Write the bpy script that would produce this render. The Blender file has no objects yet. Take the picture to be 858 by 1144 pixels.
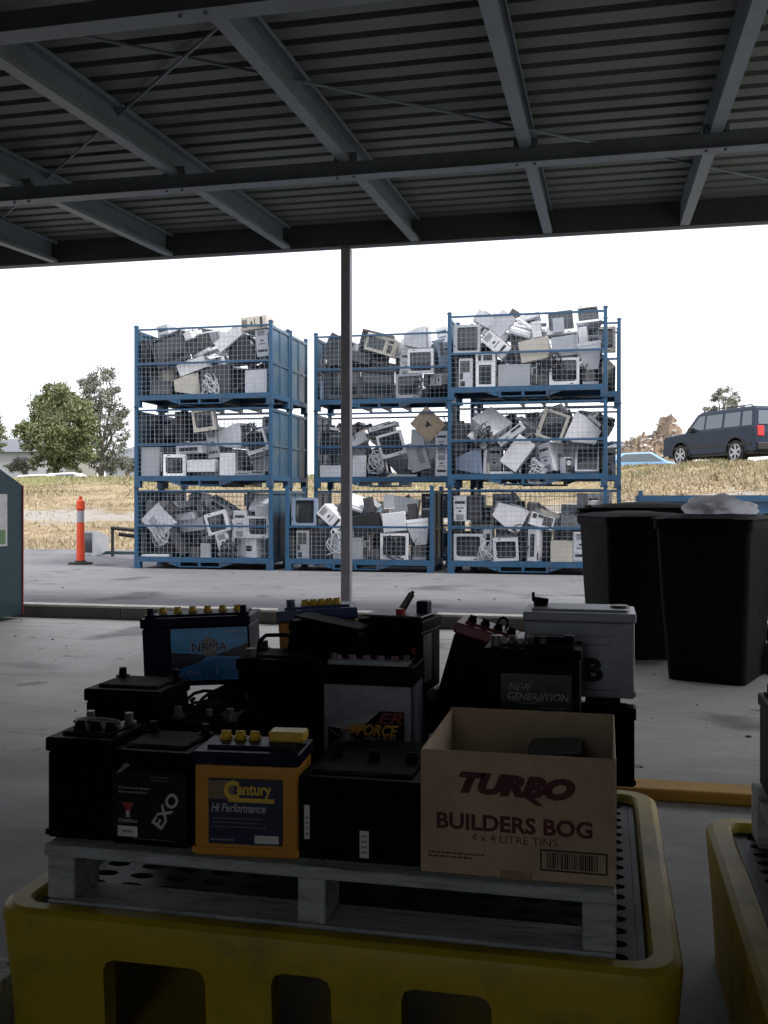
import bpy, bmesh, math, random
from mathutils import Vector, Matrix, Quaternion, noise
R = math.radians
random.seed(11)
S = bpy.context.scene
COL = S.collection

# ------------------------------------------------------------------ site frame
# The shelter, the kerb and the cage rows share one set of axes: X along the kerb, Y towards the yard.
YAW = R(12.7); CA, SA = math.cos(YAW), math.sin(YAW)
EYE = 1.1; F = 1100.0
def dist(px, V):
    t = (px - 429) / F
    return V / (CA + SA * t)
def UX(px, V):                       # x where a sight line through column px meets the plane y = V
    t = (px - 429) / F
    return dist(px, V) * (t * CA - SA)
def ZZ(px, py, V):                   # height of row py on that plane
    return EYE - (py - 560) * dist(px, V) / F
def P(px, py, D):                    # site point at depth D from the camera
    x = (px - 429) / F * D
    return Vector((x * CA - D * SA, x * SA + D * CA, EYE - (py - 560) / F * D))

# ------------------------------------------------------------------ materials
MATS = {}
def mat(name, col, rough=.7, var=.12, scale=8, metal=0, bump=0, spec=.5, dirt=None, dirt_amt=.0, dirt_scale=3, coat=0, stretch=None):
    if name in MATS: return MATS[name]
    m = bpy.data.materials.new(name); m.use_nodes = True
    nt = m.node_tree; N = nt.nodes; L = nt.links
    b = N['Principled BSDF']
    b.inputs['Roughness'].default_value = rough; b.inputs['Metallic'].default_value = metal
    b.inputs['Specular IOR Level'].default_value = spec
    if coat: b.inputs['Coat Weight'].default_value = coat
    tc = N.new('ShaderNodeTexCoord'); mp = N.new('ShaderNodeMapping')
    L.new(tc.outputs['Object'], mp.inputs['Vector'])
    if stretch: mp.inputs['Scale'].default_value = stretch
    ns = N.new('ShaderNodeTexNoise'); ns.inputs['Scale'].default_value = scale; ns.inputs['Detail'].default_value = 6
    ns.inputs['Roughness'].default_value = .65
    L.new(mp.outputs[0], ns.inputs['Vector'])
    cr = N.new('ShaderNodeMapRange'); cr.inputs['From Min'].default_value = .3; cr.inputs['From Max'].default_value = .7
    cr.inputs['To Min'].default_value = 1 - var; cr.inputs['To Max'].default_value = 1 + var
    L.new(ns.outputs['Fac'], cr.inputs['Value'])
    mx = N.new('ShaderNodeVectorMath'); mx.operation = 'SCALE'
    mx.inputs[0].default_value = col[:3]
    L.new(cr.outputs[0], mx.inputs['Scale'])
    out = mx.outputs[0]
    if dirt:
        n2 = N.new('ShaderNodeTexNoise'); n2.inputs['Scale'].default_value = dirt_scale; n2.inputs['Detail'].default_value = 8
        n2.inputs['Roughness'].default_value = .7
        L.new(mp.outputs[0], n2.inputs['Vector'])
        r2 = N.new('ShaderNodeMapRange'); r2.inputs['From Min'].default_value = .48; r2.inputs['From Max'].default_value = .68
        r2.inputs['To Max'].default_value = dirt_amt
        L.new(n2.outputs['Fac'], r2.inputs['Value'])
        mm = N.new('ShaderNodeMix'); mm.data_type = 'RGBA'
        L.new(r2.outputs[0], mm.inputs['Factor']); L.new(out, mm.inputs['A']); mm.inputs['B'].default_value = (*dirt, 1)
        out = mm.outputs['Result']
    L.new(out, b.inputs['Base Color'])
    rr = N.new('ShaderNodeMapRange'); rr.inputs['To Min'].default_value = max(.03, rough - .12); rr.inputs['To Max'].default_value = min(1, rough + .12)
    L.new(ns.outputs['Fac'], rr.inputs['Value']); L.new(rr.outputs[0], b.inputs['Roughness'])
    if bump:
        bp = N.new('ShaderNodeBump'); bp.inputs['Strength'].default_value = min(1, bump); bp.inputs['Distance'].default_value = .01 * max(1, bump)
        L.new(ns.outputs['Fac'], bp.inputs['Height']); L.new(bp.outputs[0], b.inputs['Normal'])
    MATS[name] = m
    return m

M = dict(
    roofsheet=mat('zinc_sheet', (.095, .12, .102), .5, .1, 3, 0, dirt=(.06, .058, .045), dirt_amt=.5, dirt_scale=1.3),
    steelpaint=mat('grey_painted_steel', (.16, .215, .25), .45, .12, 6, dirt=(.10, .08, .06), dirt_amt=.4, dirt_scale=4),
    post=mat('post_paint', (.30, .29, .33), .4, .1, 5, dirt=(.12, .10, .09), dirt_amt=.3),
    blue=mat('blue_cage_paint', (.014, .070, .145), .5, .18, 5, dirt=(.10, .06, .04), dirt_amt=.35, dirt_scale=6),
    bluepanel=mat('blue_panel_paint', (.035, .08, .125), .38, .15, 2, dirt=(.16, .15, .13), dirt_amt=.4, dirt_scale=2.5),
    wire=mat('galvanised_wire', (.22, .27, .34), .4, .1, 10),
    black=mat('black_plastic', (.004, .004, .0045), .5, .2, 9, bump=.05, spec=.03),
    blacktop=mat('dusty_black_plastic', (.008, .008, .009), .6, .2, 9, dirt=(.11, .105, .095), dirt_amt=.45, dirt_scale=11, spec=.03),
    binplastic=mat('bin_plastic', (.006, .0065, .007), .6, .15, 14, bump=.08, spec=.05),
    lidplastic=mat('bin_lid_plastic', (.010, .011, .012), .7, .15, 7, spec=.03),
    greycase=mat('grey_battery_case', (.30, .32, .37), .4, .1, 8, dirt=(.06, .06, .06), dirt_amt=.5, dirt_scale=9),
    palegrey=mat('pale_grey_case', (.30, .35, .41), .4, .08, 8, dirt=(.12, .12, .11), dirt_amt=.5, dirt_scale=7),
    yellowcase=mat('yellow_battery_case', (.50, .23, .012), .4, .08, 8, dirt=(.2, .09, .01), dirt_amt=.4, dirt_scale=9),
    navy=mat('navy_plastic', (.005, .008, .026), .35, .15, 9, dirt=(.06, .06, .065), dirt_amt=.4, dirt_scale=10, spec=.05),
    bluelid=mat('blue_lid_plastic', (.02, .045, .15), .4, .1, 9, dirt=(.12, .12, .12), dirt_amt=.3, dirt_scale=10),
    redlid=mat('red_lid_plastic', (.17, .012, .022), .4, .15, 9, dirt=(.08, .03, .03), dirt_amt=.5, dirt_scale=10),
    yellowcap=mat('yellow_cap_plastic', (.55, .36, .02), .4, .1, 20),
    purplecap=mat('mauve_cap_plastic', (.22, .13, .16), .4, .1, 20),
    redcap=mat('red_cap_plastic', (.30, .02, .02), .4, .1, 20),
    lead=mat('oxidised_lead', (.10, .10, .097), .45, .2, 30, metal=.6, bump=.3),
    yellowpoly=mat('yellow_polyethylene', (.37, .265, .005), .55, .1, 3, bump=.25, dirt=(.13, .10, .03), dirt_amt=.75, dirt_scale=6),
    grate=mat('black_grating_plastic', (.035, .038, .042), .5, .2, 8, dirt=(.09, .085, .075), dirt_amt=.5, dirt_scale=8, spec=.12),
    pallet=mat('weathered_pale_wood', (.36, .40, .40), .8, .2, 10, bump=.6, dirt=(.09, .085, .07), dirt_amt=.8, dirt_scale=7, stretch=(1, 6, 6)),
    card=mat('brown_cardboard', (.40, .30, .20), .85, .07, 14, bump=.1, dirt=(.20, .14, .085), dirt_amt=.6, dirt_scale=5),
    cardink=mat('maroon_ink', (.085, .018, .02), .8, .15, 30),
    darkink=mat('black_ink', (.02, .013, .012), .8, .15, 30),
    white=mat('white_label', (.62, .62, .60), .5, .08, 30, dirt=(.3, .3, .28), dirt_amt=.4, dirt_scale=20),
    greyink=mat('grey_ink', (.22, .22, .22), .5, .2, 60),
    silverink=mat('silver_ink', (.42, .43, .43), .45, .2, 60),
    yellowink=mat('yellow_ink', (.62, .42, .04), .5, .1, 30),
    orangeink=mat('orange_ink', (.62, .27, .02), .5, .25, 40),
    redink=mat('red_ink', (.25, .03, .03), .5, .2, 30),
    pinkink=mat('pink_ink', (.45, .28, .33), .5, .4, 60),
    taninklabel=mat('tan_ink', (.17, .11, .06), .5, .1, 30),
    navylabel=mat('navy_label', (.007, .012, .045), .3, .2, 20),
    blacklabel=mat('black_label', (.008, .008, .010), .25, .2, 20),
    bluelabel=mat('blue_label', (.08, .38, .72), .3, .35, 9, stretch=(1, 1, 3)),
    blueinklabel=mat('deep_blue_ink', (.01, .02, .10), .4, .1, 20),
    hillink=mat('dark_hill_ink', (.008, .02, .035), .3, .3, 12),
    seaink=mat('sea_ink', (.03, .20, .46), .3, .3, 10, stretch=(1, 1, 4)),
    orange=mat('orange_plastic', (.75, .075, .02), .45, .06, 10, dirt=(.35, .06, .03), dirt_amt=.4, dirt_scale=8),
    reflective=mat('grey_reflective_band', (.35, .34, .36), .35, .1, 10),
    rubber=mat('black_rubber', (.008, .008, .0085), .8, .15, 15, bump=.3),
    kerb=mat('shaded_kerb_concrete', (.15, .135, .115), .85, .15, 7, bump=.5, dirt=(.06, .05, .045), dirt_amt=.7, dirt_scale=3), kerbtop=mat('pale_kerb_edge', (.60, .57, .50), .8, .12, 9, bump=.4, dirt=(.28, .25, .21), dirt_amt=.5, dirt_scale=4),  # one kerb concrete split: face darkened as shade, edge paled as light on top
    yellowkerb=mat('yellow_kerb_paint', (.50, .27, .04), .7, .1, 8, bump=.3, dirt=(.22, .15, .09), dirt_amt=.7, dirt_scale=6),
    teal=mat('dark_teal_paint', (.030, .062, .078), .4, .1, 4, dirt=(.08, .09, .09), dirt_amt=.2, dirt_scale=3),
    redtrim=mat('red_trim_paint', (.30, .03, .04), .5, .1, 5),
    bag=mat('white_plastic_bag', (.80, .82, .86), .35, .05, 10),
    blackbag=mat('black_plastic_bag', (.01, .01, .011), .25, .2, 10),
    wallsheet=mat('dark_wall_sheet', (.06, .06, .06), .7, .1, 3),
    carpaint=mat('dark_blue_grey_car_paint', (.010, .022, .045), .35, .05, 3, metal=0, coat=0, spec=.25, dirt=(.05, .045, .04), dirt_amt=.2, dirt_scale=1.5),
    carglass=mat('tinted_car_glass', (.075, .10, .12), .1, .05, 3, spec=.8),
    blacktrim=mat('black_car_trim', (.012, .012, .012), .6, .1, 10),
    alloy=mat('alloy_rim', (.45, .45, .47), .3, .05, 10, metal=.8),
    taillamp=mat('red_tail_lamp', (.45, .02, .015), .15, .1, 20),
    headlamp=mat('clear_head_lamp', (.55, .57, .6), .1, .1, 20),
    housewhite=mat('pale_render', (.27, .28, .30), .8, .06, 1),
    housecream=mat('cream_weatherboard', (.24, .23, .21), .8, .06, 1),
    roofdark=mat('grey_tile_roof', (.12, .13, .15), .8, .15, 2),
    window=mat('house_window_glass', (.04, .05, .06), .1, .1, 2, spec=.7),
    bark=mat('grey_bark', (.12, .10, .085), .9, .3, 6, bump=.6),
    bluecar=mat('pale_blue_car_paint', (.18, .36, .60), .35, .1, 2, coat=.4),
    whitecar=mat('white_car_paint', (.75, .76, .78), .35, .05, 2, coat=.4),
    rubble=mat('brown_rubble', (.20, .145, .10), .95, .35, 5, bump=.6),
    rubble2=mat('grey_rubble', (.30, .27, .24), .95, .3, 5, bump=.6),
    crtglass=mat('dark_tube_glass', (.025, .030, .035), .12, .1, 5, spec=.6),
    slot=mat('dark_slot_plastic', (.02, .02, .022), .6, .1, 10),
    redmesh=mat('red_plastic', (.40, .05, .04), .5, .2, 20),
)
EC = dict(  # shades of discarded office electronics
    beige=mat('aged_beige_plastic', (.50, .47, .40), .6, .08, 6, dirt=(.22, .19, .15), dirt_amt=.35, dirt_scale=5),
    pale_grey=mat('pale_grey_plastic', (.55, .57, .61), .55, .06, 6, dirt=(.24, .24, .23), dirt_amt=.35, dirt_scale=5),
    white=mat('offwhite_plastic', (.74, .75, .77), .55, .05, 6, dirt=(.3, .29, .27), dirt_amt=.35, dirt_scale=5),
    silver=mat('dull_silver_metal', (.38, .40, .43), .42, .08, 6, metal=.4),
    blue_grey=mat('blue_grey_plastic', (.17, .22, .30), .5, .08, 6),
    dark_grey=mat('dark_grey_plastic', (.045, .048, .055), .5, .15, 6),
    black=mat('scrap_black_plastic', (.014, .015, .018), .45, .15, 6),
    brown=mat('scrap_cardboard', (.33, .20, .11), .85, .1, 8),
)

def leafmat(name, a, b_):
    m = bpy.data.materials.new(name); m.use_nodes = True
    N = m.node_tree.nodes; L = m.node_tree.links; b = N['Principled BSDF']
    g = N.new('ShaderNodeNewGeometry'); r = N.new('ShaderNodeMix'); r.data_type = 'RGBA'
    r.inputs['A'].default_value = (*a, 1); r.inputs['B'].default_value = (*b_, 1)
    L.new(g.outputs['Random Per Island'], r.inputs['Factor']); L.new(r.outputs['Result'], b.inputs['Base Color'])
    b.inputs['Roughness'].default_value = .6
    return m
LEAF1 = leafmat('eucalypt_leaf', (.035, .055, .016), (.14, .165, .060))
LEAF2 = leafmat('grey_green_leaf', (.055, .070, .045), (.16, .17, .125))
STRAW = leafmat('straw_blade', (.22, .17, .10), (.42, .36, .25))
BROWNBLADE = leafmat('brown_blade', (.12, .09, .04), (.30, .24, .13))
GREENBLADE = leafmat('green_blade', (.12, .14, .05), (.30, .27, .13))

# ------------------------------------------------------------------ mesh helper
class MB:
    def __init__(s): s.v = []; s.f = []; s.mi = []; s.mats = []
    def m(s, material):
        if material not in s.mats: s.mats.append(material)
        return s.mats.index(material)
    def add(s, vs, fs, material=None, T=None):
        b = len(s.v)
        s.v += [tuple((T @ Vector(v)) if T is not None else v) for v in vs]
        k = s.m(material) if material else 0
        for f in fs: s.f.append([b + i for i in f]); s.mi.append(k)
    def box(s, x0, x1, y0, y1, z0, z1, material=None, T=None, taper=None):
        vs = [(x, y, z) for x in (x0, x1) for y in (y0, y1) for z in (z0, z1)]
        s.add(vs, [(0, 1, 3, 2), (4, 6, 7, 5), (0, 4, 5, 1), (2, 3, 7, 6), (0, 2, 6, 4), (1, 5, 7, 3)], material, T)
    def bbox(s, x0, x1, y0, y1, z0, z1, r, material=None, T=None, seg=2):   # softened box
        bm = bmesh.new(); bmesh.ops.create_cube(bm, size=1)
        for v in bm.verts:
            v.co = Vector(((x0 + x1) / 2 + v.co.x * (x1 - x0), (y0 + y1) / 2 + v.co.y * (y1 - y0), (z0 + z1) / 2 + v.co.z * (z1 - z0)))
        bmesh.ops.bevel(bm, geom=bm.edges[:], offset=r, segments=seg, affect='EDGES', profile=.5)
        bm.verts.index_update()
        s.add([v.co.copy() for v in bm.verts], [[v.index for v in f.verts] for f in bm.faces], material, T); bm.free()
    def cyl(s, p0, p1, r0, r1=None, n=12, material=None, T=None, cap=True):
        p0 = Vector(p0); p1 = Vector(p1); r1 = r0 if r1 is None else r1
        d = (p1 - p0).normalized(); a = d.orthogonal().normalized(); b = d.cross(a)
        vs = []
        for p, r in ((p0, r0), (p1, r1)):
            for i in range(n):
                t = 2 * math.pi * i / n; vs.append(p + a * r * math.cos(t) + b * r * math.sin(t))
        fs = [(i, (i + 1) % n, n + (i + 1) % n, n + i) for i in range(n)]
        if cap: fs += [tuple(range(n - 1, -1, -1)), tuple(range(n, 2 * n))]
        s.add(vs, fs, material, T)
    def tube(s, pts, r, n=7, material=None, T=None):
        pts = [Vector(p) for p in pts]
        for a, b in zip(pts, pts[1:]): s.cyl(a, b, r, r, n, material, T)
    def prism(s, poly, y0, y1, material=None, T=None, axis='y'):   # poly in xz, extruded along y
        n = len(poly)
        if axis == 'y': vs = [(x, y0, z) for x, z in poly] + [(x, y1, z) for x, z in poly]
        elif axis == 'x': vs = [(y0, x, z) for x, z in poly] + [(y1, x, z) for x, z in poly]
        else: vs = [(x, z, y0) for x, z in poly] + [(x, z, y1) for x, z in poly]
        s.add(vs, [tuple(range(n)), tuple(range(2 * n - 1, n - 1, -1))] + [(i, i + n, (i + 1) % n + n, (i + 1) % n) for i in range(n)], material, T)
    def mesh(s, name, material, smooth=False):
        me = bpy.data.meshes.new(name); me.from_pydata(s.v, [], s.f)
        if s.mats:
            for q in s.mats: me.materials.append(q)
            me.polygons.foreach_set('material_index', s.mi)
        else: me.materials.append(material)
        bm = bmesh.new(); bm.from_mesh(me); bmesh.ops.recalc_face_normals(bm, faces=bm.faces[:]); bm.to_mesh(me); bm.free()
        if smooth: me.polygons.foreach_set('use_smooth', [True] * len(me.polygons))
        me.update(); return me
    def build(s, name, material=None, parent=None, smooth=False, label=None):
        o = bpy.data.objects.new(name, s.mesh(name, material, smooth)); COL.objects.link(o)
        if parent: o.parent = parent
        if label: o['label'] = label
        return o
def one(fn, *a, **k):
    b = MB(); getattr(b, fn)(*a, **k); return b
def autosmooth(o, ang=35):
    me = o.data; me.polygons.foreach_set('use_smooth', [True] * len(me.polygons))
    me.set_sharp_from_angle(angle=R(ang))
def tag(o, label=None, cat=None, group=None, kind=None):
    if label: o['label'] = label
    if cat: o['category'] = cat
    if group: o['group'] = group
    if kind: o['kind'] = kind
    return o
def empty(name, loc, rot=(0, 0, 0), label=None, cat=None, group=None):
    o = bpy.data.objects.new(name, None); COL.objects.link(o); o.location = loc; o.rotation_euler = rot; o.empty_display_size = .1
    return tag(o, label, cat, group)
def copy_tree(o, parent=None):
    c = o.copy(); COL.objects.link(c); c.parent = parent
    for ch in list(o.children):
        if ch in _src_children.get(o, ()) or True: copy_tree(ch, c)
    return c
_src_children = {}

def text_mesh(body, w, h, bold=.0, shear=0, extrude=.0006):
    """The words as a flat mesh in XZ facing -Y, centred, fitted to w x h."""
    c = bpy.data.curves.new('t', 'FONT'); c.body = body; c.size = 1; c.offset = bold; c.shear = shear; c.resolution_u = 3
    c.extrude = 0
    o = bpy.data.objects.new('t', c); COL.objects.link(o)
    bpy.context.view_layer.update()
    me = bpy.data.meshes.new_from_object(o.evaluated_get(bpy.context.evaluated_depsgraph_get()))
    bpy.data.objects.remove(o); bpy.data.curves.remove(c)
    xs = [v.co.x for v in me.vertices]; ys = [v.co.y for v in me.vertices]
    x0, x1, y0, y1 = min(xs), max(xs), min(ys), max(ys)
    for v in me.vertices:
        x = (v.co.x - (x0 + x1) / 2) / (x1 - x0) * w; z = (v.co.y - (y0 + y1) / 2) / (y1 - y0) * h
        v.co = (x, 0, z)
    return me
def text(body, x, y, z, w, h, material, parent, bold=0, shear=0, rot=0, name='lettering'):
    me = text_mesh(body, w, h, bold, shear); me.materials.append(material); me.name = name
    o = bpy.data.objects.new(name, me); COL.objects.link(o); o.parent = parent; o.location = (x, y, z); o.rotation_euler = (0, rot, 0)
    return o

# ================================================================== SETTING
def sheet_mat(name, col, dark, light, sc=1.0, crack=True, rough=.75, oily=False):
    m = bpy.data.materials.new(name); m.use_nodes = True
    N = m.node_tree.nodes; L = m.node_tree.links; b = N['Principled BSDF']
    tc = N.new('ShaderNodeTexCoord')
    def nz(scale, det=8, ro=.6, st=None):
        n = N.new('ShaderNodeTexNoise'); n.inputs['Scale'].default_value = scale; n.inputs['Detail'].default_value = det; n.inputs['Roughness'].default_value = ro
        if st:
            mp = N.new('ShaderNodeMapping'); mp.inputs['Scale'].default_value = st; L.new(tc.outputs['Object'], mp.inputs[0]); L.new(mp.outputs[0], n.inputs['Vector'])
        else: L.new(tc.outputs['Object'], n.inputs['Vector'])
        return n.outputs['Fac']
    def mix(f, A, B, lo, hi, amt=1):
        r = N.new('ShaderNodeMapRange'); r.inputs['From Min'].default_value = lo; r.inputs['From Max'].default_value = hi; r.inputs['To Max'].default_value = amt
        L.new(f, r.inputs['Value'])
        q = N.new('ShaderNodeMix'); q.data_type = 'RGBA'; L.new(r.outputs[0], q.inputs['Factor'])
        for s_, v in (('A', A), ('B', B)):
            if isinstance(v, tuple): q.inputs[s_].default_value = (*v, 1)
            else: L.new(v, q.inputs[s_])
        return q.outputs['Result']
    c = mix(nz(.7 * sc), col, dark, .45, .75, .8)
    c = mix(nz(2.3 * sc, st=(1, 2.2, 1)), c, light, .5, .72, .6)
    c = mix(nz(9 * sc, 10, .75), c, dark, .52, .72, .55)
    c = mix(nz(120 * sc, 3, .6), c, light, .5, .8, .45)
    c = mix(nz(3.7 * sc, 4, .5), c, tuple(x * .45 for x in dark), .64, .69, .7)
    c = mix(nz(1.1 * sc, 3, .45), c, tuple(x * .30 for x in dark), .60, .68, .65)
    c = mix(nz(2.0 * sc, 9, .7, (.35, 3.2, 1)), c, tuple(x * .6 for x in dark), .56, .66, .6)
    c = mix(nz(5.0 * sc, 9, .7, (.25, 2.5, 1)), c, tuple(min(.75, x * 1.3) for x in light), .60, .68, .5)
    if oily:      # shade deepening into the shelter, painted as a darker floor nearer the camera
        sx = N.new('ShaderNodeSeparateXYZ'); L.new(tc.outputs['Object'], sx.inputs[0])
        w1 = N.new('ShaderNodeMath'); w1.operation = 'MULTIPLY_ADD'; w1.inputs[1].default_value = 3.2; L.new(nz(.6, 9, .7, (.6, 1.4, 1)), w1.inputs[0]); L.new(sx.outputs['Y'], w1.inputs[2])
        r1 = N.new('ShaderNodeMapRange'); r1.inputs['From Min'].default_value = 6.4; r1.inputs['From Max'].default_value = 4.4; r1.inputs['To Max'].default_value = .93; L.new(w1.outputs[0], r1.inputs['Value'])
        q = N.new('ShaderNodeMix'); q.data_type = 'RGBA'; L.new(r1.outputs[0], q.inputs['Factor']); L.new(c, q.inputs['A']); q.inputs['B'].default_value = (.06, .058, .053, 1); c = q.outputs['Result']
    if crack:
        v = N.new('ShaderNodeTexVoronoi'); v.feature = 'DISTANCE_TO_EDGE'; v.inputs['Scale'].default_value = .45
        L.new(tc.outputs['Object'], v.inputs['Vector'])
        c = mix(v.outputs['Distance'], tuple(x * .4 for x in dark), c, 0.001, .006, 1)
    L.new(c, b.inputs['Base Color'])
    rn = N.new('ShaderNodeMapRange'); rn.inputs['To Min'].default_value = rough - .2; rn.inputs['To Max'].default_value = min(1, rough + .2)
    L.new(nz(1.7 * sc), rn.inputs['Value']); L.new(rn.outputs[0], b.inputs['Roughness'])
    b.inputs['Specular IOR Level'].default_value = .35
    bp = N.new('ShaderNodeBump'); bp.inputs['Strength'].default_value = .35; bp.inputs['Distance'].default_value = .01
    L.new(nz(60 * sc, 6, .7), bp.inputs['Height']); L.new(bp.outputs[0], b.inputs['Normal'])
    return m
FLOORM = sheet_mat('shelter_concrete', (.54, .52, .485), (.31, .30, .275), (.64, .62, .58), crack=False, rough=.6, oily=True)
ROADM = sheet_mat('yard_asphalt', (.128, .128, .137), (.098, .096, .104), (.17, .17, .18), .8, crack=False, rough=.85)

def BLK(x, y): return -1.25 < x < 1.6 and y < 2.85
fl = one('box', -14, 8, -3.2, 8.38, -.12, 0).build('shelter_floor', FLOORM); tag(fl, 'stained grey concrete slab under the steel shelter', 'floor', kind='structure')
rg = random.Random(21); q = MB()
for _ in range(150):
    x_, y_ = rg.uniform(-5.5, 3.5), 8.3 - 6.2 * rg.random() ** 1.5
    if BLK(x_, y_): continue
    s_ = .003 + .010 * rg.random() ** 2.5; T = Matrix.Translation((x_, y_, s_ * .3)) @ Matrix.Rotation(rg.uniform(0, 6), 4, 'Z') @ Matrix.Rotation(rg.uniform(-.3, .3), 4, 'X')
    q.box(-s_, s_, -s_ * rg.uniform(.4, 1), s_ * .7, -s_ * .3, s_ * .35, None, T)
for _ in range(70):
    x_, y_ = rg.uniform(-9, 5), rg.uniform(8.7, 18)
    s_ = rg.uniform(.006, .015); T = Matrix.Translation((x_, y_, .1 + s_ * .3)) @ Matrix.Rotation(rg.uniform(0, 6), 4, 'Z')
    q.box(-s_, s_, -s_ * rg.uniform(.4, 1), s_ * .7, -s_ * .3, s_ * .3, None, T)
tag(q.build('grit', mat('grit_and_leaf_litter', (.10, .085, .065), .9, .4, 3)), 'scattered grit and leaf litter on slab and yard', kind='stuff')
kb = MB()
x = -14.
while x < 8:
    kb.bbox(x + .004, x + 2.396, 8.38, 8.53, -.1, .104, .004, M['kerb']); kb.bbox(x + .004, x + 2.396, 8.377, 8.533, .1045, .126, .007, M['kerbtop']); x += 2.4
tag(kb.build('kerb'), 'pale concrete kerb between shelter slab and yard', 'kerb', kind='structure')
rd = one('box', -34, 26, 8.53, 18.6, -.02, .10).build('yard', ROADM); tag(rd, 'grey asphalt yard carrying the stacked cages', 'yard', kind='structure')

# terrain: one sheet, rising as a dry bank behind the yard
def ss(a, b, x): t = max(0, min(1, (x - a) / (b - a))); return t * t * (3 - 2 * t)
def lin(a, b, x): return max(0, min(1, (x - a) / (b - a)))
def hgt(x, y):
    if y < 17.5: return -.15
    right = ss(-6, 6, x)
    top = 2.12 * (1 - right) + 2.40 * right
    end = 38 * (1 - right) + 33 * right
    z = -.15 + .24 * ss(17.5, 18.6, y)
    z += (top - .09) * (lin(18.6, end, y) ** (1 - .25 * right)) 
    z += .12 * noise.noise(Vector((x * .15, y * .15, 3))) * ss(20, 26, y) + .05 * noise.noise(Vector((x * .7, y * .7, 9))) * ss(19, 21, y)
    if y > 45: z += (y - 45) * .006
    return z
def gridmesh(x0, x1, y0, y1, nx, ny, yf=lambda t: t, xf=lambda t: t):
    vs = []; fs = []
    for j in range(ny + 1):
        y = y0 + (y1 - y0) * yf(j / ny)
        for i in range(nx + 1):
            xx = x0 + (x1 - x0) * xf(i / nx); vs.append((xx, y, hgt(xx, y)))
    for j in range(ny):
        for i in range(nx):
            a = j * (nx + 1) + i; fs.append((a, a + 1, a + nx + 2, a + nx + 1))
    return vs, fs
gm = bpy.data.materials.new('dry_bank_soil'); gm.use_nodes = True
N = gm.node_tree.nodes; L = gm.node_tree.links; b = N['Principled BSDF']; b.inputs['Roughness'].default_value = .95; b.inputs['Specular IOR Level'].default_value = .1
tc = N.new('ShaderNodeTexCoord'); sp = N.new('ShaderNodeSeparateXYZ'); L.new(tc.outputs['Object'], sp.inputs[0])
def nz(scale, det=8, ro=.65, st=(1, 1, 1)):
    n = N.new('ShaderNodeTexNoise'); n.inputs['Scale'].default_value = scale; n.inputs['Detail'].default_value = det; n.inputs['Roughness'].default_value = ro
    mp = N.new('ShaderNodeMapping'); mp.inputs['Scale'].default_value = st; L.new(tc.outputs['Object'], mp.inputs[0]); L.new(mp.outputs[0], n.inputs['Vector'])
    return n.outputs['Fac']
def mr(f, lo, hi, a=0, c=1):
    r = N.new('ShaderNodeMapRange'); r.inputs['From Min'].default_value = lo; r.inputs['From Max'].default_value = hi; r.inputs['To Min'].default_value = a; r.inputs['To Max'].default_value = c
    L.new(f, r.inputs['Value']); return r.outputs[0]
def mx(f, A, B):
    q = N.new('ShaderNodeMix'); q.data_type = 'RGBA'; L.new(f, q.inputs['Factor'])
    for s_, v in (('A', A), ('B', B)):
        if isinstance(v, tuple): q.inputs[s_].default_value = (*v, 1)
        else: L.new(v, q.inputs[s_])
    return q.outputs['Result']
def mth(op, A, B):
    q = N.new('ShaderNodeMath'); q.operation = op
    for i, v in enumerate((A, B)):
        if isinstance(v, (int, float)): q.inputs[i].default_value = v
        else: L.new(v, q.inputs[i])
    return q.outputs[0]
c = mx(mr(nz(.8, st=(.5, 1, 1)), .42, .56), (.34, .265, .165), (.175, .13, .08))
c = mx(mth('MULTIPLY', mr(nz(.35, 6), .42, .6), mr(sp.outputs['X'], -4, 2, .45, .95)), c, (.19, .16, .075))
c = mx(mr(nz(3), .45, .7, 0, .7), c, (.46, .38, .26))
c = mx(mr(nz(14, 4), .5, .7, 0, .6), c, (.12, .085, .055))
# the upper bank is greener
yy = mth('ADD', sp.outputs['Y'], mth('MULTIPLY', mth('SUBTRACT', nz(.5), .5), 6.0))
c = mx(mth('MULTIPLY', mr(yy, 33.5, 37), mr(sp.outputs['X'], 0, -4, .5, .9)), c, (.16, .17, .065))
# a grey vehicle track across the bank
tr = mth('MULTIPLY', mr(yy, 22.6, 23.2), mr(yy, 26.0, 25.2))
c = mx(mth('MULTIPLY', tr, mr(nz(1.5), .3, .5, .35, .9)), c, (.30, .285, .27))
L.new(c, b.inputs['Base Color'])
bp = N.new('ShaderNodeBump'); bp.inputs['Strength'].default_value = .8; bp.inputs['Distance'].default_value = .08; L.new(nz(7, 10, .75), bp.inputs['Height']); L.new(bp.outputs[0], b.inputs['Normal'])
vs, fs = gridmesh(-420, 420, -60, 900, 150, 170, yf=lambda t: (t * .10 / .7 if t < .7 else .1 + .9 * ((t - .7) / .3) ** 1.6), xf=lambda t: .5 + .5 * (2 * t - 1) * abs(2 * t - 1) ** 1.2)
gb = MB(); gb.add(vs, fs)
g = gb.build('ground', gm, smooth=True); tag(g, 'dry grassy bank and open land beyond the yard', 'ground', kind='structure')

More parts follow.
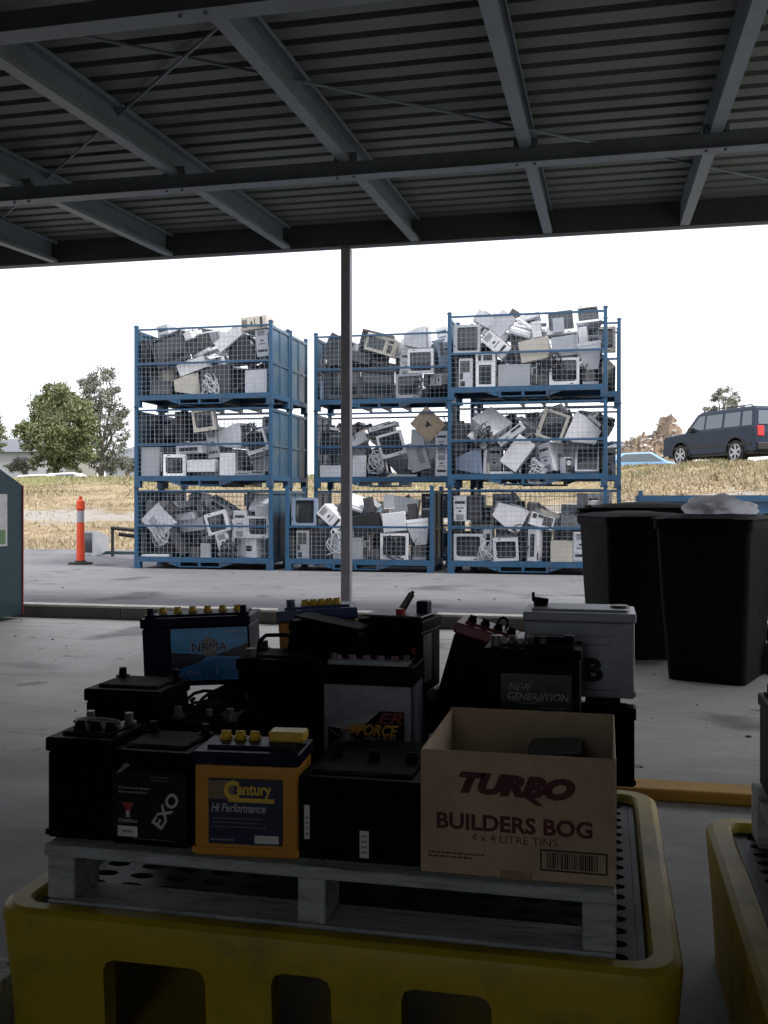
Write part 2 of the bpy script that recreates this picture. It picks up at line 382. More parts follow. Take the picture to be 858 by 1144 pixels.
# dry grass blades on the bank
def grass(name, n, zone, material, hmin, hmax, label):
    v = []; f = []
    for _ in range(n):
        x, y = zone()
        z = hgt(x, y)
        dens = noise.noise(Vector((x * .5, y * .5, 0)))
        if dens < -.25 and random.random() < .8: continue
        if 22.8 < y < 25.8 and x < -3 and random.random() < .85: continue
        h = random.uniform(hmin, hmax) * (1 + dens); w = random.uniform(.008, .02) * (1 + y / 40)
        a = random.uniform(0, math.pi); dx, dy = math.cos(a) * w, math.sin(a) * w
        lx, ly = random.gauss(0, h * .4), random.gauss(0, h * .4)
        b0 = len(v); v += [(x - dx, y - dy, z - .02), (x + dx, y + dy, z - .02), (x + lx, y + ly, z + h)]; f.append((b0, b0 + 1, b0 + 2))
    me = bpy.data.meshes.new(name); me.from_pydata(v, [], f); me.materials.append(material)
    o = bpy.data.objects.new(name, me); COL.objects.link(o); tag(o, label, 'grass', kind='stuff')
grass('dry_grass', 60000, lambda: (random.uniform(-22, 17), 18.4 + 21 * random.random() ** 1.2), STRAW, .02, .095, 'dry straw coloured grass covering the bank')
grass('brown_grass', 22000, lambda: (random.uniform(-1, 17), 18.4 + 20 * random.random()), BROWNBLADE, .02, .10, 'dull brown weeds mixed into the bank beyond the skip')
grass('green_grass', 30000, lambda: (random.uniform(-26, 17), random.uniform(31, 42)), GREENBLADE, .03, .11, 'greener grass along the top of the bank')

# ================================================================== SHELTER
SL = .0444
def pz(V, U=0): return 3.385 + SL * (V - 8.5)       # underside of the purlins
can = empty('steel_shelter', (-2.285, 8.6, 0), label='open fronted steel shelter with ribbed roof, purlins and slim post', cat='shelter')
CX, CY = -2.285, 8.6
def cpart(mb, name, m, label=None, smooth=False):
    o = mb.build(name, m, can, smooth, label); o.location = (-CX, -CY, 0); return o
# ribbed roof: profile along Y, ribs run along X
prof = []
y = -3.2; pitch = .2
while y < 8.62:
    for dy, dz in ((0, 0), (.125, 0), (.142, .034), (.183, .034)):
        prof.append((y + dy, dz))
    y += pitch
rb = MB()
X0, X1 = -9.4, 5.2
vs = []
for (yy_, dz) in prof:
    for xx in (X0, X1): vs.append((xx, yy_, pz(yy_) + .205 + dz))
fs = [(2 * i, 2 * i + 1, 2 * i + 3, 2 * i + 2) for i in range(len(prof) - 1)]
rb.add(vs, fs)
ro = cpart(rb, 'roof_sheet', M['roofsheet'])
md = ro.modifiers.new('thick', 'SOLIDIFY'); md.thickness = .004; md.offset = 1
def slope_bar(mb, x0, x1, ya, yb, h0, h1):
    vs = []
    for yv in (ya, yb):
        for xv in (x0, x1):
            for hv in (h0, h1): vs.append((xv, yv, pz(yv) + hv))
    mb.add(vs, [(0, 1, 3, 2), (4, 6, 7, 5), (0, 4, 5, 1), (2, 3, 7, 6), (0, 2, 6, 4), (1, 5, 7, 3)])
# C-section purlins
PU = [-8.6, -7.45, -6.3, -5.15, -3.965, -2.82, -1.635, -.483, .637, 1.78, 2.93, 4.08]
for u in PU:
    q = MB()
    slope_bar(q, u - .0375, u + .0375, -3.1, 8.5, 0, .012)       # lower flange
    slope_bar(q, u - .0375, u + .0375, -3.1, 8.5, .190, .200)
    slope_bar(q, u - .0375, u - .034, -3.1, 8.5, .012, .190)      # web
    slope_bar(q, u + .034, u + .0375, -3.1, 8.5, .012, .03); slope_bar(q, u + .034, u + .0375, -3.1, 8.5, .172, .19)
    cpart(q, 'purlin', M['steelpaint'])
for v in (6.15, 3.75, 1.35, -1.05):
    q = MB(); z = pz(v)
    q.box(-9.3, 5.1, v - .04, v + .04, z - .085, z - .002)
    q.box(-9.3, 5.1, v - .055, v + .055, z - .095, z - .087)
    cpart(q, 'cross_beam', M['steelpaint'])
    q = MB()
    for u in PU:
        q.box(u - .075, u + .075, v - .03, v - .024, z - .03, z + .06); q.box(u - .05, u + .05, v + .0415, v + .0475, z - .05, z + .05)
        for bx_ in (-.055, .055): q.cyl((u + bx_, v - .030, z + .012), (u + bx_, v - .055, z + .012), .009, n=6); q.cyl((u + bx_, v - .02, z - .0955), (u + bx_, v - .02, z - .108), .010, n=6)
    cpart(q, 'bolted_cleat', M['steelpaint'])['kind'] = 'stuff'
q = MB(); z = pz(8.55)
q.box(-9.3, 5.1, 8.505, 8.513, z - .006, z + .195); q.box(-9.3, 5.1, 8.514, 8.59, z - .006, z + .004); q.box(-9.3, 5.1, 8.514, 8.59, z + .19, z + .2)
cpart(q, 'fascia_beam', mat('fascia_paint', (.06, .065, .07), .5, .1, 6))
# gutter just outside the fascia
q = MB(); q.box(-9.4, 5.2, 8.6, 8.72, z + .02, z + .03); q.box(-9.4, 5.2, 8.712, 8.72, z + .031, z + .17)
cpart(q, 'gutter', M['steelpaint'])
for u in (-8.3, CX, 3.73):
    q = MB(); q.bbox(u - .044, u + .044, 8.556, 8.644, 0.1, z - .008, .008)
    q.box(u - .09, u + .09, 8.535, 8.69, .112, .124)
    cpart(q, 'post', M['post'])
def roofpt(px, py, h):
    # sight line meets plane z = pz(V)+h
    lo, hi = .5, 30
    for _ in range(60):
        D = (lo + hi) / 2; p = P(px, py, D)
        if p.z > pz(p.y) + h: hi = D
        else: lo = D
    return P(px, py, D)
for a, b_ in (((60, 33), (870, 203)), ((262, 14), (8, 238))):
    p0, p1 = roofpt(*a, .17), roofpt(*b_, .17); d = (p1 - p0).normalized()
    q = MB(); q.cyl(p0 - d * .2, p1 + d * 1.2, .009, n=8); cpart(q, 'brace_rod', M['steelpaint'])
# unseen sheet walls added to darken the shelter; rear gap sized for fill light 
q = MB()
xx = -9.4
while xx < 5.2:
    z0 = 2.75 if -1.5 < xx < -.3 else 0
    q.box(xx, xx + .09, -3.26, -3.24, z0, 3.05); q.box(xx + .09, xx + .2, -3.24, -3.22, z0, 3.05); xx += .2
tag(q.build('back_wall', M['wallsheet']), 'dark ribbed steel wall with a narrow doorway closing the rear of the shelter', 'wall', kind='structure')
for s_, xw in (('a', -9.5), ('b', 5.3)):
    q = MB(); q.box(xw, xw + .03, -3.2, 5.0 if s_ == 'a' else 2.0, 0, 3.15)
    tag(q.build('side_wall', M['wallsheet']), 'dark steel wall closing the %s side of the shelter' % ('container' if s_ == 'a' else 'bin'), 'wall', kind='structure')

# ================================================================== CAGES
CW, CD, CH = 2.16, .85, 1.2
def cage_meshes():
    d = {}
    q = MB()       # base frame with feet and fork pockets (dark voids stay open)
    for y0 in (0, CD - .05): q.box(0, CW, y0, y0 + .05, .10, .175)
    for x0 in (0, CW - .05): q.box(x0, x0 + .05, .052, CD - .052, .101, .174)
    for xx in (.70, 1.02, 1.35): q.box(xx, xx + .035, .052, CD - .052, .045, .173)
    for xx in (.70, 1.02, 1.35):
        for y0 in (0.001, CD - .04): q.box(xx, xx + .035, y0, y0 + .04, .045, .099)
    q.box(.70, 1.385, .001, .041, .030, .044); q.box(.70, 1.385, CD - .041, CD - .001, .030, .044)
    for xx in (0, CW - .09):
        for y0 in (0, CD - .09):
            q.box(xx, xx + .09, y0, y0 + .09, .012, .099); q.box(xx - .012, xx + .102, y0 - .012, y0 + .102, 0, .011)
    # sloping gussets beside the fork pockets
    for sx, x0 in ((1, .69), (-1, 1.395)):
        q.prism([(x0, .098), (x0 - sx * .18, .098), (x0 - sx * .02, .045), (x0, .045)] if sx > 0 else [(x0, .098), (x0, .045), (x0 + .02, .045), (x0 + .18, .098)], .004, .02)
    d['base_frame'] = (q, M['blue'])
    d['deck'] = (one('box', .051, CW - .051, .051, CD - .051, .160, .1725), M['blue'])
    def post(x0, y0):
        q = MB(); q.box(x0, x0 + .05, y0, y0 + .05, .176, CH - .005)
        q.prism([(x0 - .012, CH - .004), (x0 + .062, CH - .004), (x0 + .045, CH + .02), (x0 + .005, CH + .02)], y0, y0 + .05)
        return q
    d['posts'] = [post(a, c_) for a in (0, CW - .05) for c_ in (0, CD - .05)]
    def wires(x0, x1, y, z0, z1):
        q = MB(); n = round((x1 - x0) / .068)
        for i in range(1, n):
            xx = x0 + (x1 - x0) * i / n; q.box(xx - .0015, xx + .0015, y, y + .0044, z0, z1)
        n = round((z1 - z0) / .068)
        for i in range(1, n):
            zz = z0 + (z1 - z0) * i / n; q.box(x0, x1, y + .0046, y + .009, zz - .0015, zz + .0015)
        return q
    d['front_mesh'] = (wires(.05, CW - .05, .008, .176, CH - .06), M['wire'])
    d['half_mesh'] = (wires(.05, CW - .05, .008, .176, .62), M['wire'])
    d['back_mesh'] = (wires(.05, CW - .05, CD - .018, .176, CH - .06), M['wire'])
    q = MB(); q.box(.05, CW - .05, .002, .03, CH - .062, CH - .036); q.box(.05, CW - .05, CD - .03, CD - .002, CH - .062, CH - .036)
    d['top_rail'] = (q, M['blue'])
    d['mid_rail'] = (one('box', .05, CW - .05, -.004, .007, .62, .65), M['blue'])
    def side(x0):
        q = MB(); q.box(x0 + .018, x0 + .024, .05, CD - .05, .176, CH - .09)
        q.box(x0 + .004, x0 + .04, .05, CD - .05, CH - .09, CH - .05)
        q.box(x0 + .006, x0 + .036, .05, CD - .05, .60, .63)
        q.box(x0 + .006, x0 + .036, CD / 2 - .02, CD / 2 + .02, .63, CH - .09); q.box(x0 + .006, x0 + .036, CD / 2 - .02, CD / 2 + .02, .176, .60)
        return q
    d['sides'] = [side(0), side(CW - .044)]
    return d
CM = cage_meshes(); CMe = {}
def cmesh(key, q, m):
    if key not in CMe: CMe[key] = q.mesh(key, m)
    return CMe[key]
def cage(U, V, z, label, kind='full', solid=True):
    root = empty('storage_cage', (U, V, z), label=label, cat='storage cage', group='blue steel storage cages full of scrap electronics')
    def add(name, me):
        o = bpy.data.objects.new(name, me); COL.objects.link(o); o.parent = root
    add('base_frame', cmesh('base_frame', *CM['base_frame'])); add('deck', cmesh('deck', *CM['deck']))
    for i, q in enumerate(CM['posts']): add('corner_post', cmesh('corner_post%d' % i, q, M['blue']))
    if kind != 'half':
        add('front_mesh', cmesh('front_mesh', *CM['front_mesh'])); add('top_rail', cmesh('top_rail', *CM['top_rail']))
        add('back_mesh', cmesh('back_mesh', *CM['back_mesh']))
    else:
        add('front_mesh', cmesh('half_mesh', *CM['half_mesh']))
    add('mid_rail', cmesh('mid_rail', *CM['mid_rail']))
    for i, q in enumerate(CM['sides']): add('side_panel', cmesh('side_panel%d' % i, q, M['bluepanel']))
    return root
LEVEL = ('bottom', 'middle', 'top')
CAGES = {}
for i in range(3):
    CAGES['L%d' % i] = (-6.86, 13.5, .1 + CH * i, '%s cage of the front stack beside the orange bollard' % LEVEL[i], 'full')
    CAGES['R%d' % i] = (-2.14, 13.5, .1 + CH * i, '%s cage of the front stack nearest the wheelie bins' % LEVEL[i], 'full')
    CAGES['l%d' % i] = (-6.86, 14.4, .1 + CH * i, '%s cage of the stack hidden behind the bollard stack' % LEVEL[i], 'full')
    CAGES['r%d' % i] = (-1.95, 14.45, .1 + CH * i, '%s cage of the stack peeking out behind the bin side stack' % LEVEL[i], 'full')
    CAGES['M%d' % i] = (-4.43, 14.7, .1 + CH * i, '%s cage of the set back stack behind the steel post' % LEVEL[i], 'full')
CAGES['N0'] = (-4.5, 13.5, .1, 'single low cage with half height mesh gate behind the steel post', 'half')
for k, (U, V, z, lab, kind) in CAGES.items(): cage(U, V, z, 'blue steel ' + lab if len(lab.split()) < 14 else lab, kind)
ux = UX(713, 14.6)
sk_ = empty('steel_skip', (ux, 14.6, .1), label='long low dark blue steel skip behind the black wheelie bins', cat='skip')
q = MB()
for x0, x1, y0, y1 in ((0, 4.2, 0, .006), (0, 4.2, 1.194, 1.2), (0, .006, .006, 1.194), (4.194, 4.2, .006, 1.194)): q.box(x0, x1, y0, y1, .08, 1.0)
q.box(.006, 4.194, .006, 1.194, .08, .09); q.build('body', M['blue'], sk_)
q = MB(); q.box(-.02, 4.22, -.03, .05, 1.001, 1.085); q.box(-.02, 4.22, 1.15, 1.23, 1.001, 1.085); q.box(-.02, .06, .051, 1.149, 1.001, 1.085); q.box(4.14, 4.22, .051, 1.149, 1.001, 1.085); q.build('top_rail', M['blue'], sk_)
for xx in (0, 1.05, 2.1, 3.15, 4.14): q = MB(); q.box(xx, xx + .06, -.045, -.001, 0, 1.0 if xx else 1.15); q.build('upright', M['blue'], sk_)

# ---------------------------------------------------------------- scrap electronics
KD = {'crt': (.40, .41, .37), 'crts': (.34, .37, .32), 'tower': (.19, .42, .40), 'towers': (.18, .36, .34), 'desk': (.42, .38, .11), 'printer': (.43, .30, .19),
      'player': (.43, .30, .065), 'keyb': (.44, .15, .03), 'tv': (.52, .44, .45), 'lcd': (.40, .05, .32), 'box': (.36, .30, .28), 'scan': (.30, .42, .07), 'speaker': (.11, .13, .22), 'psu': (.15, .14, .086), 'drive': (.15, .20, .042), 'micro': (.46, .33, .27), 'laptop': (.33, .24, .03)}
KN = {'crt': ('tube_monitor', 'large tube monitor'), 'crts': ('tube_monitor', 'small tube monitor'), 'tower': ('computer_tower', 'tall computer tower'), 'towers': ('computer_tower', 'short computer tower'),
      'desk': ('desktop_computer', 'flat desktop computer'), 'printer': ('printer', 'printer'), 'player': ('video_player', 'video player'), 'keyb': ('keyboard', 'keyboard'), 'tv': ('television', 'television'),
      'lcd': ('flat_monitor', 'flat monitor'), 'box': ('cardboard_carton', 'carton'), 'scan': ('flatbed_scanner', 'flatbed scanner'), 'speaker': ('speaker', 'speaker'), 'psu': ('power_supply', 'power supply'), 'drive': ('disc_drive', 'disc drive'), 'micro': ('microwave_oven', 'microwave oven'), 'laptop': ('laptop', 'laptop')}
DETAIL = {}
def scrap_parts(k, c):
    key = (k, c)
    if key in DETAIL: return DETAIL[key]
    w, d, h = KD[k]; m = EC[c]; out = []
    dk = M['slot']
    if k in ('crt', 'crts', 'tv'):
        f = d * .3; q = MB(); vs = []
        for y, sx, sz in ((-d / 2 + .03, .97, .97), (-d / 2 + f, .95, .95), (d / 2 - .04, .56, .6), (d / 2, .5, .52)):
            vs += [(-w / 2 * sx, y, -h / 2 * sz), (w / 2 * sx, y, -h / 2 * sz), (w / 2 * sx, y, h / 2 * sz), (-w / 2 * sx, y, h / 2 * sz)]
        fs = [(0, 1, 2, 3), (15, 14, 13, 12)]
        for a in (0, 4, 8):
            for i in range(4): fs.append((a + i, a + 4 + i, a + 4 + (i + 1) % 4, a + (i + 1) % 4))
        q.add(vs, fs, m)
        for i in range(5): q.box(-w * .2, w * .2, d * .14 + i * .022, d * .14 + i * .022 + .008, h * .405 - i * .0100, h * .425 - i * .0100, dk)
        q.box(-w * .12, w * .12, d / 2, d / 2 + .003, -h * .2, -h * .08, dk); q.box(w * .05, w * .18, d / 2, d / 2 + .003, 0, h * .12, dk)
        out.append(('shell', q, None))
        q = MB(); y0, y1 = -d / 2, -d / 2 + .045; bw = .035
        q.box(-w / 2, w / 2, y0, y1, h / 2 - bw, h / 2, m); q.box(-w / 2, w / 2, y0, y1, -h / 2, -h / 2 + bw * 1.5, m)
        q.box(-w / 2, -w / 2 + bw, y0 + .0005, y1, -h / 2 + bw * 1.5, h / 2 - bw, m); q.box(w / 2 - bw, w / 2, y0 + .0005, y1, -h / 2 + bw * 1.5, h / 2 - bw, m)
        q.box(w * .2, w * .3, y0 - .002, y0 + .002, -h / 2 + .012, -h / 2 + .024, dk)
        out.append(('bezel', q, None))
        n = 6; vs = []; fs = []
        for i in range(n + 1):
            for j in range(n + 1):
                u, v = i / n * 2 - 1, j / n * 2 - 1
                vs.append((u * (w / 2 - bw), y0 + .010 + .012 * (u * u + v * v), v * (h / 2 - bw * 1.25) + bw * .25))
        for i in range(n):
            for j in range(n): a = i * (n + 1) + j; fs.append((a, a + n + 1, a + n + 2, a + 1))
        q = MB(); q.add(vs, fs, M['crtglass']); out.append(('screen', q, None))
    elif k in ('tower', 'towers'):
        metal = EC['silver'] if c in ('silver', 'black', 'blue_grey') else m
        q = MB(); q.box(-w / 2, w / 2, -d / 2 + .03, d / 2, -h / 2, h / 2, metal)
        q.box(-w * .4, -w * .05, d / 2, d / 2 + .003, h * .28, h * .46, dk); q.box(-w * .4, w * .3, d / 2, d / 2 + .003, -h * .42, -h * .02, M['lead']); q.box(-w * .42, -w * .2, d / 2 + .001, d / 2 + .004, h * 0, h * .22, dk)
        for i in range(7): q.box(w / 2, w / 2 + .002, -.05 + i * .016, -.043 + i * .016, -.03, .05, dk)
        out.append(('case', q, None))
        q = MB(); q.bbox(-w / 2 - .002, w / 2 + .002, -d / 2, -d / 2 + .031, -h / 2, h / 2, .006, m, seg=1)
        out.append(('front_panel', q, None))
        q = MB()
        for i in range(3): q.box(-w * .38, w * .38, -d / 2 - .003, -d / 2 + .001, h * .40 - i * .047 - .018, h * .40 - i * .047 + .018, m if i != 1 else dk)
        q.box(-w * .3, w * .3, -d / 2 - .003, -d / 2 + .001, h * .02, h * .045, dk); q.box(-w * .12, w * .12, -d / 2 - .004, -d / 2 + .001, -h * .12, -h * .06, dk)
        for i in range(5): q.box(-w * .3, w * .3, -d / 2 - .003, -d / 2 + .001, -h * .44 + i * .016, -h * .44 + i * .016 + .007, dk)
        out.append(('drive_bay', q, None))
    elif k in ('desk', 'player'):
        q = MB(); q.box(-w / 2, w / 2, -d / 2 + .02, d / 2, -h / 2, h / 2, EC['silver'] if c == 'black' and k == 'desk' else m)
        for i in range(10): q.box(-w * .3 + i * .025, -w * .3 + i * .025 + .01, 0, d * .3, h / 2, h / 2 + .0015, dk)
        q.box(-w * .4, w * .1, d / 2, d / 2 + .003, -h * .35, h * .2, M['lead'])
        out.append(('case', q, None))
        q = MB(); q.bbox(-w / 2 - .001, w / 2 + .001, -d / 2, -d / 2 + .021, -h / 2, h / 2, .004, m, seg=1)
        q.box(w * .05, w * .42, -d / 2 - .002, -d / 2 + .001, h * .05, h * .34, dk); q.box(-w * .42, -w * .1, -d / 2 - .002, -d / 2 + .001, -h * .1, h * .02, dk)
        q.box(-w * .42, -w * .36, -d / 2 - .003, -d / 2 + .001, h * .2, h * .34, M['silverink'])
        out.append(('front_panel', q, None))
    elif k == 'printer':
        q = MB(); q.prism([(-d / 2, -h / 2), (d / 2, -h / 2), (d / 2, h * .42), (d * .1, h * .5), (-d * .28, h * .3), (-d / 2, h * .1)], -w / 2, w / 2, m, axis='x')
        out.append(('case', q, None))
        q = MB(); q.box(-w * .36, w * .36, -d / 2 - .003, -d / 2 + .003, -h * .36, -h * .02, dk); q.box(-w * .34, w * .34, -d / 2 - .03, -d / 2 - .003, -h * .38, -h * .34, m)
        q.box(-w * .34, w * .34, d * .14, d * .36, h * .49, h * .505, dk)
        out.append(('paper_tray', q, None))
        q = MB(); q.box(w * .22, w * .46, -d * .44, -d * .3, h * .22, h * .27, dk); out.append(('control_panel', q, None))
    elif k == 'keyb':
        q = MB(); q.box(-w / 2, w / 2, -d / 2, d / 2, -h / 2, 0, m); out.append(('base', q, None))
        q = MB()
        for r_ in range(5):
            for i in range(17): q.box(-w * .47 + i * .0245, -w * .47 + i * .0245 + .02, -d * .42 + r_ * .025, -d * .42 + r_ * .025 + .02, .0005, h / 2, m)
        out.append(('keys', q, None))
    elif k == 'lcd':
        q = MB(); q.bbox(-w / 2, w / 2, -d / 2, d / 2, -h / 2, h / 2, .008, m, seg=1); q.box(-.06, .06, d / 2, d / 2 + .02, -.08, .08, m); out.append(('shell', q, None))
        q = MB(); q.box(-w / 2 + .02, w / 2 - .02, -d / 2 - .002, -d / 2 + .001, -h / 2 + .03, h / 2 - .02, M['crtglass']); out.append(('screen', q, None))
    elif k == 'box':
        q = MB(); q.box(-w / 2, w / 2, -d / 2, d / 2, -h / 2, h / 2, m); out.append(('carton_body', q, None))
        q = MB(); q.box(-w / 2 - .001, w / 2 + .001, -.03, .03, h / 2, h / 2 + .001, EC['beige']); q.box(-.03, .1, -d / 2 - .001, -d / 2, -.05, .03, M['darkink']); out.append(('tape', q, None))
    elif k == 'scan':
        q = MB(); q.bbox(-w / 2, w / 2, -d / 2, d / 2, -h / 2, h * .2, .008, m, seg=1); out.append(('case', q, None))
        q = MB(); q.bbox(-w / 2 + .004, w / 2 - .004, -d / 2 + .03, d / 2 - .004, h * .21, h / 2, .004, m, seg=1); out.append(('lid', q, None))
    elif k == 'speaker':
        q = MB(); q.bbox(-w / 2, w / 2, -d / 2 + .006, d / 2, -h / 2, h / 2, .006, m, seg=1); out.append(('case', q, None))
        q = MB(); q.box(-w * .42, w * .42, -d / 2, -d / 2 + .0065, -h * .44, h * .44, dk); q.cyl((0, -d / 2 - .004, -h * .15), (0, -d / 2, -h * .15), w * .34, n=16, material=m); out.append(('speaker_grille', q, None))
    elif k == 'psu':
        q = MB(); q.box(-w / 2, w / 2, -d / 2, d / 2, -h / 2, h / 2, M['lead']); q.cyl((0, -d / 2 - .002, 0), (0, -d / 2, 0), h * .42, n=16, material=dk); q.tube([(w * .3, d / 2, 0), (w * .4, d / 2 + .05, -.02), (w * .2, d / 2 + .10, -.03)], .008, 5, dk); out.append(('case', q, None))
    elif k == 'drive':
        q = MB(); q.box(-w / 2, w / 2, -d / 2 + .008, d / 2, -h / 2, h / 2, EC['silver']); out.append(('case', q, None))
        q = MB(); q.box(-w / 2, w / 2, -d / 2, -d / 2 + .0078, -h / 2, h / 2, m); q.box(-w * .4, w * .3, -d / 2 - .001, -d / 2, -h * .05, h * .1, dk); out.append(('front_panel', q, None))
    elif k == 'micro':
        q = MB(); q.bbox(-w / 2, w / 2, -d / 2 + .02, d / 2, -h / 2, h / 2, .006, m, seg=1); out.append(('case', q, None))
        q = MB(); q.bbox(-w / 2, w * .24, -d / 2, -d / 2 + .0195, -h / 2, h / 2, .004, m, seg=1); q.box(-w * .42, w * .16, -d / 2 - .002, -d / 2, -h * .32, h * .32, M['crtglass']); out.append(('door', q, None))
        q = MB(); q.box(w * .25, w / 2, -d / 2 + .002, -d / 2 + .0195, -h / 2, h / 2, m); q.box(w * .29, w * .46, -d / 2, -d / 2 + .0019, h * .2, h * .36, dk); q.box(w * .29, w * .46, -d / 2, -d / 2 + .0019, -h * .36, h * .1, EC['dark_grey']); out.append(('control_panel', q, None))
    elif k == 'laptop':
        q = MB(); q.bbox(-w / 2, w / 2, -d / 2, d / 2, -h / 2, 0, .004, m, seg=1); out.append(('base', q, None))
        q = MB(); q.bbox(-w / 2 + .001, w / 2 - .001, -d / 2 + .001, d / 2 - .001, .001, h / 2, .003, m, seg=1); out.append(('lid', q, None))
    DETAIL[key] = [(n, q.mesh(n, m)) for n, q, _ in out]
    return DETAIL[key]
WEIGHT = [('beige', 9), ('pale_grey', 27), ('white', 26), ('silver', 9), ('blue_grey', 6), ('dark_grey', 8), ('black', 5)]
pool = [c for c, n in WEIGHT for _ in range(n)]
ORD = 'first second third fourth fifth sixth seventh eighth ninth tenth eleventh twelfth thirteenth fourteenth fifteenth sixteenth seventeenth eighteenth nineteenth twentieth'.split()
ROW = ('lowest', 'second', 'third', 'fourth', 'fifth')
WHERE = {'L': 'of the bollard stack', 'R': 'of the bin side stack', 'l': 'behind the bollard stack', 'r': 'behind the bin side stack', 'M': 'behind the steel post', 'm': 'behind the half gate', 'N': 'with the half gate'}
def unpack_scrap(d):
    kinds = ['crt', 'crts', 'tower', 'towers', 'desk', 'printer', 'player', 'keyb', 'tv', 'lcd', 'box', 'scan', 'speaker', 'psu', 'drive', 'micro', 'laptop']; out = {}
    for k, s in d.items():
        out[k] = []
        for t in s.split(';'):
            a = [int(v) for v in t.split(',')]; q = Quaternion([v / 100 for v in a[4:8]]).normalized()
            out[k].append([kinds[a[0]], a[1] / 1000, a[2] / 1000, a[3] / 1000, q[0], q[1], q[2], q[3]])
    return out
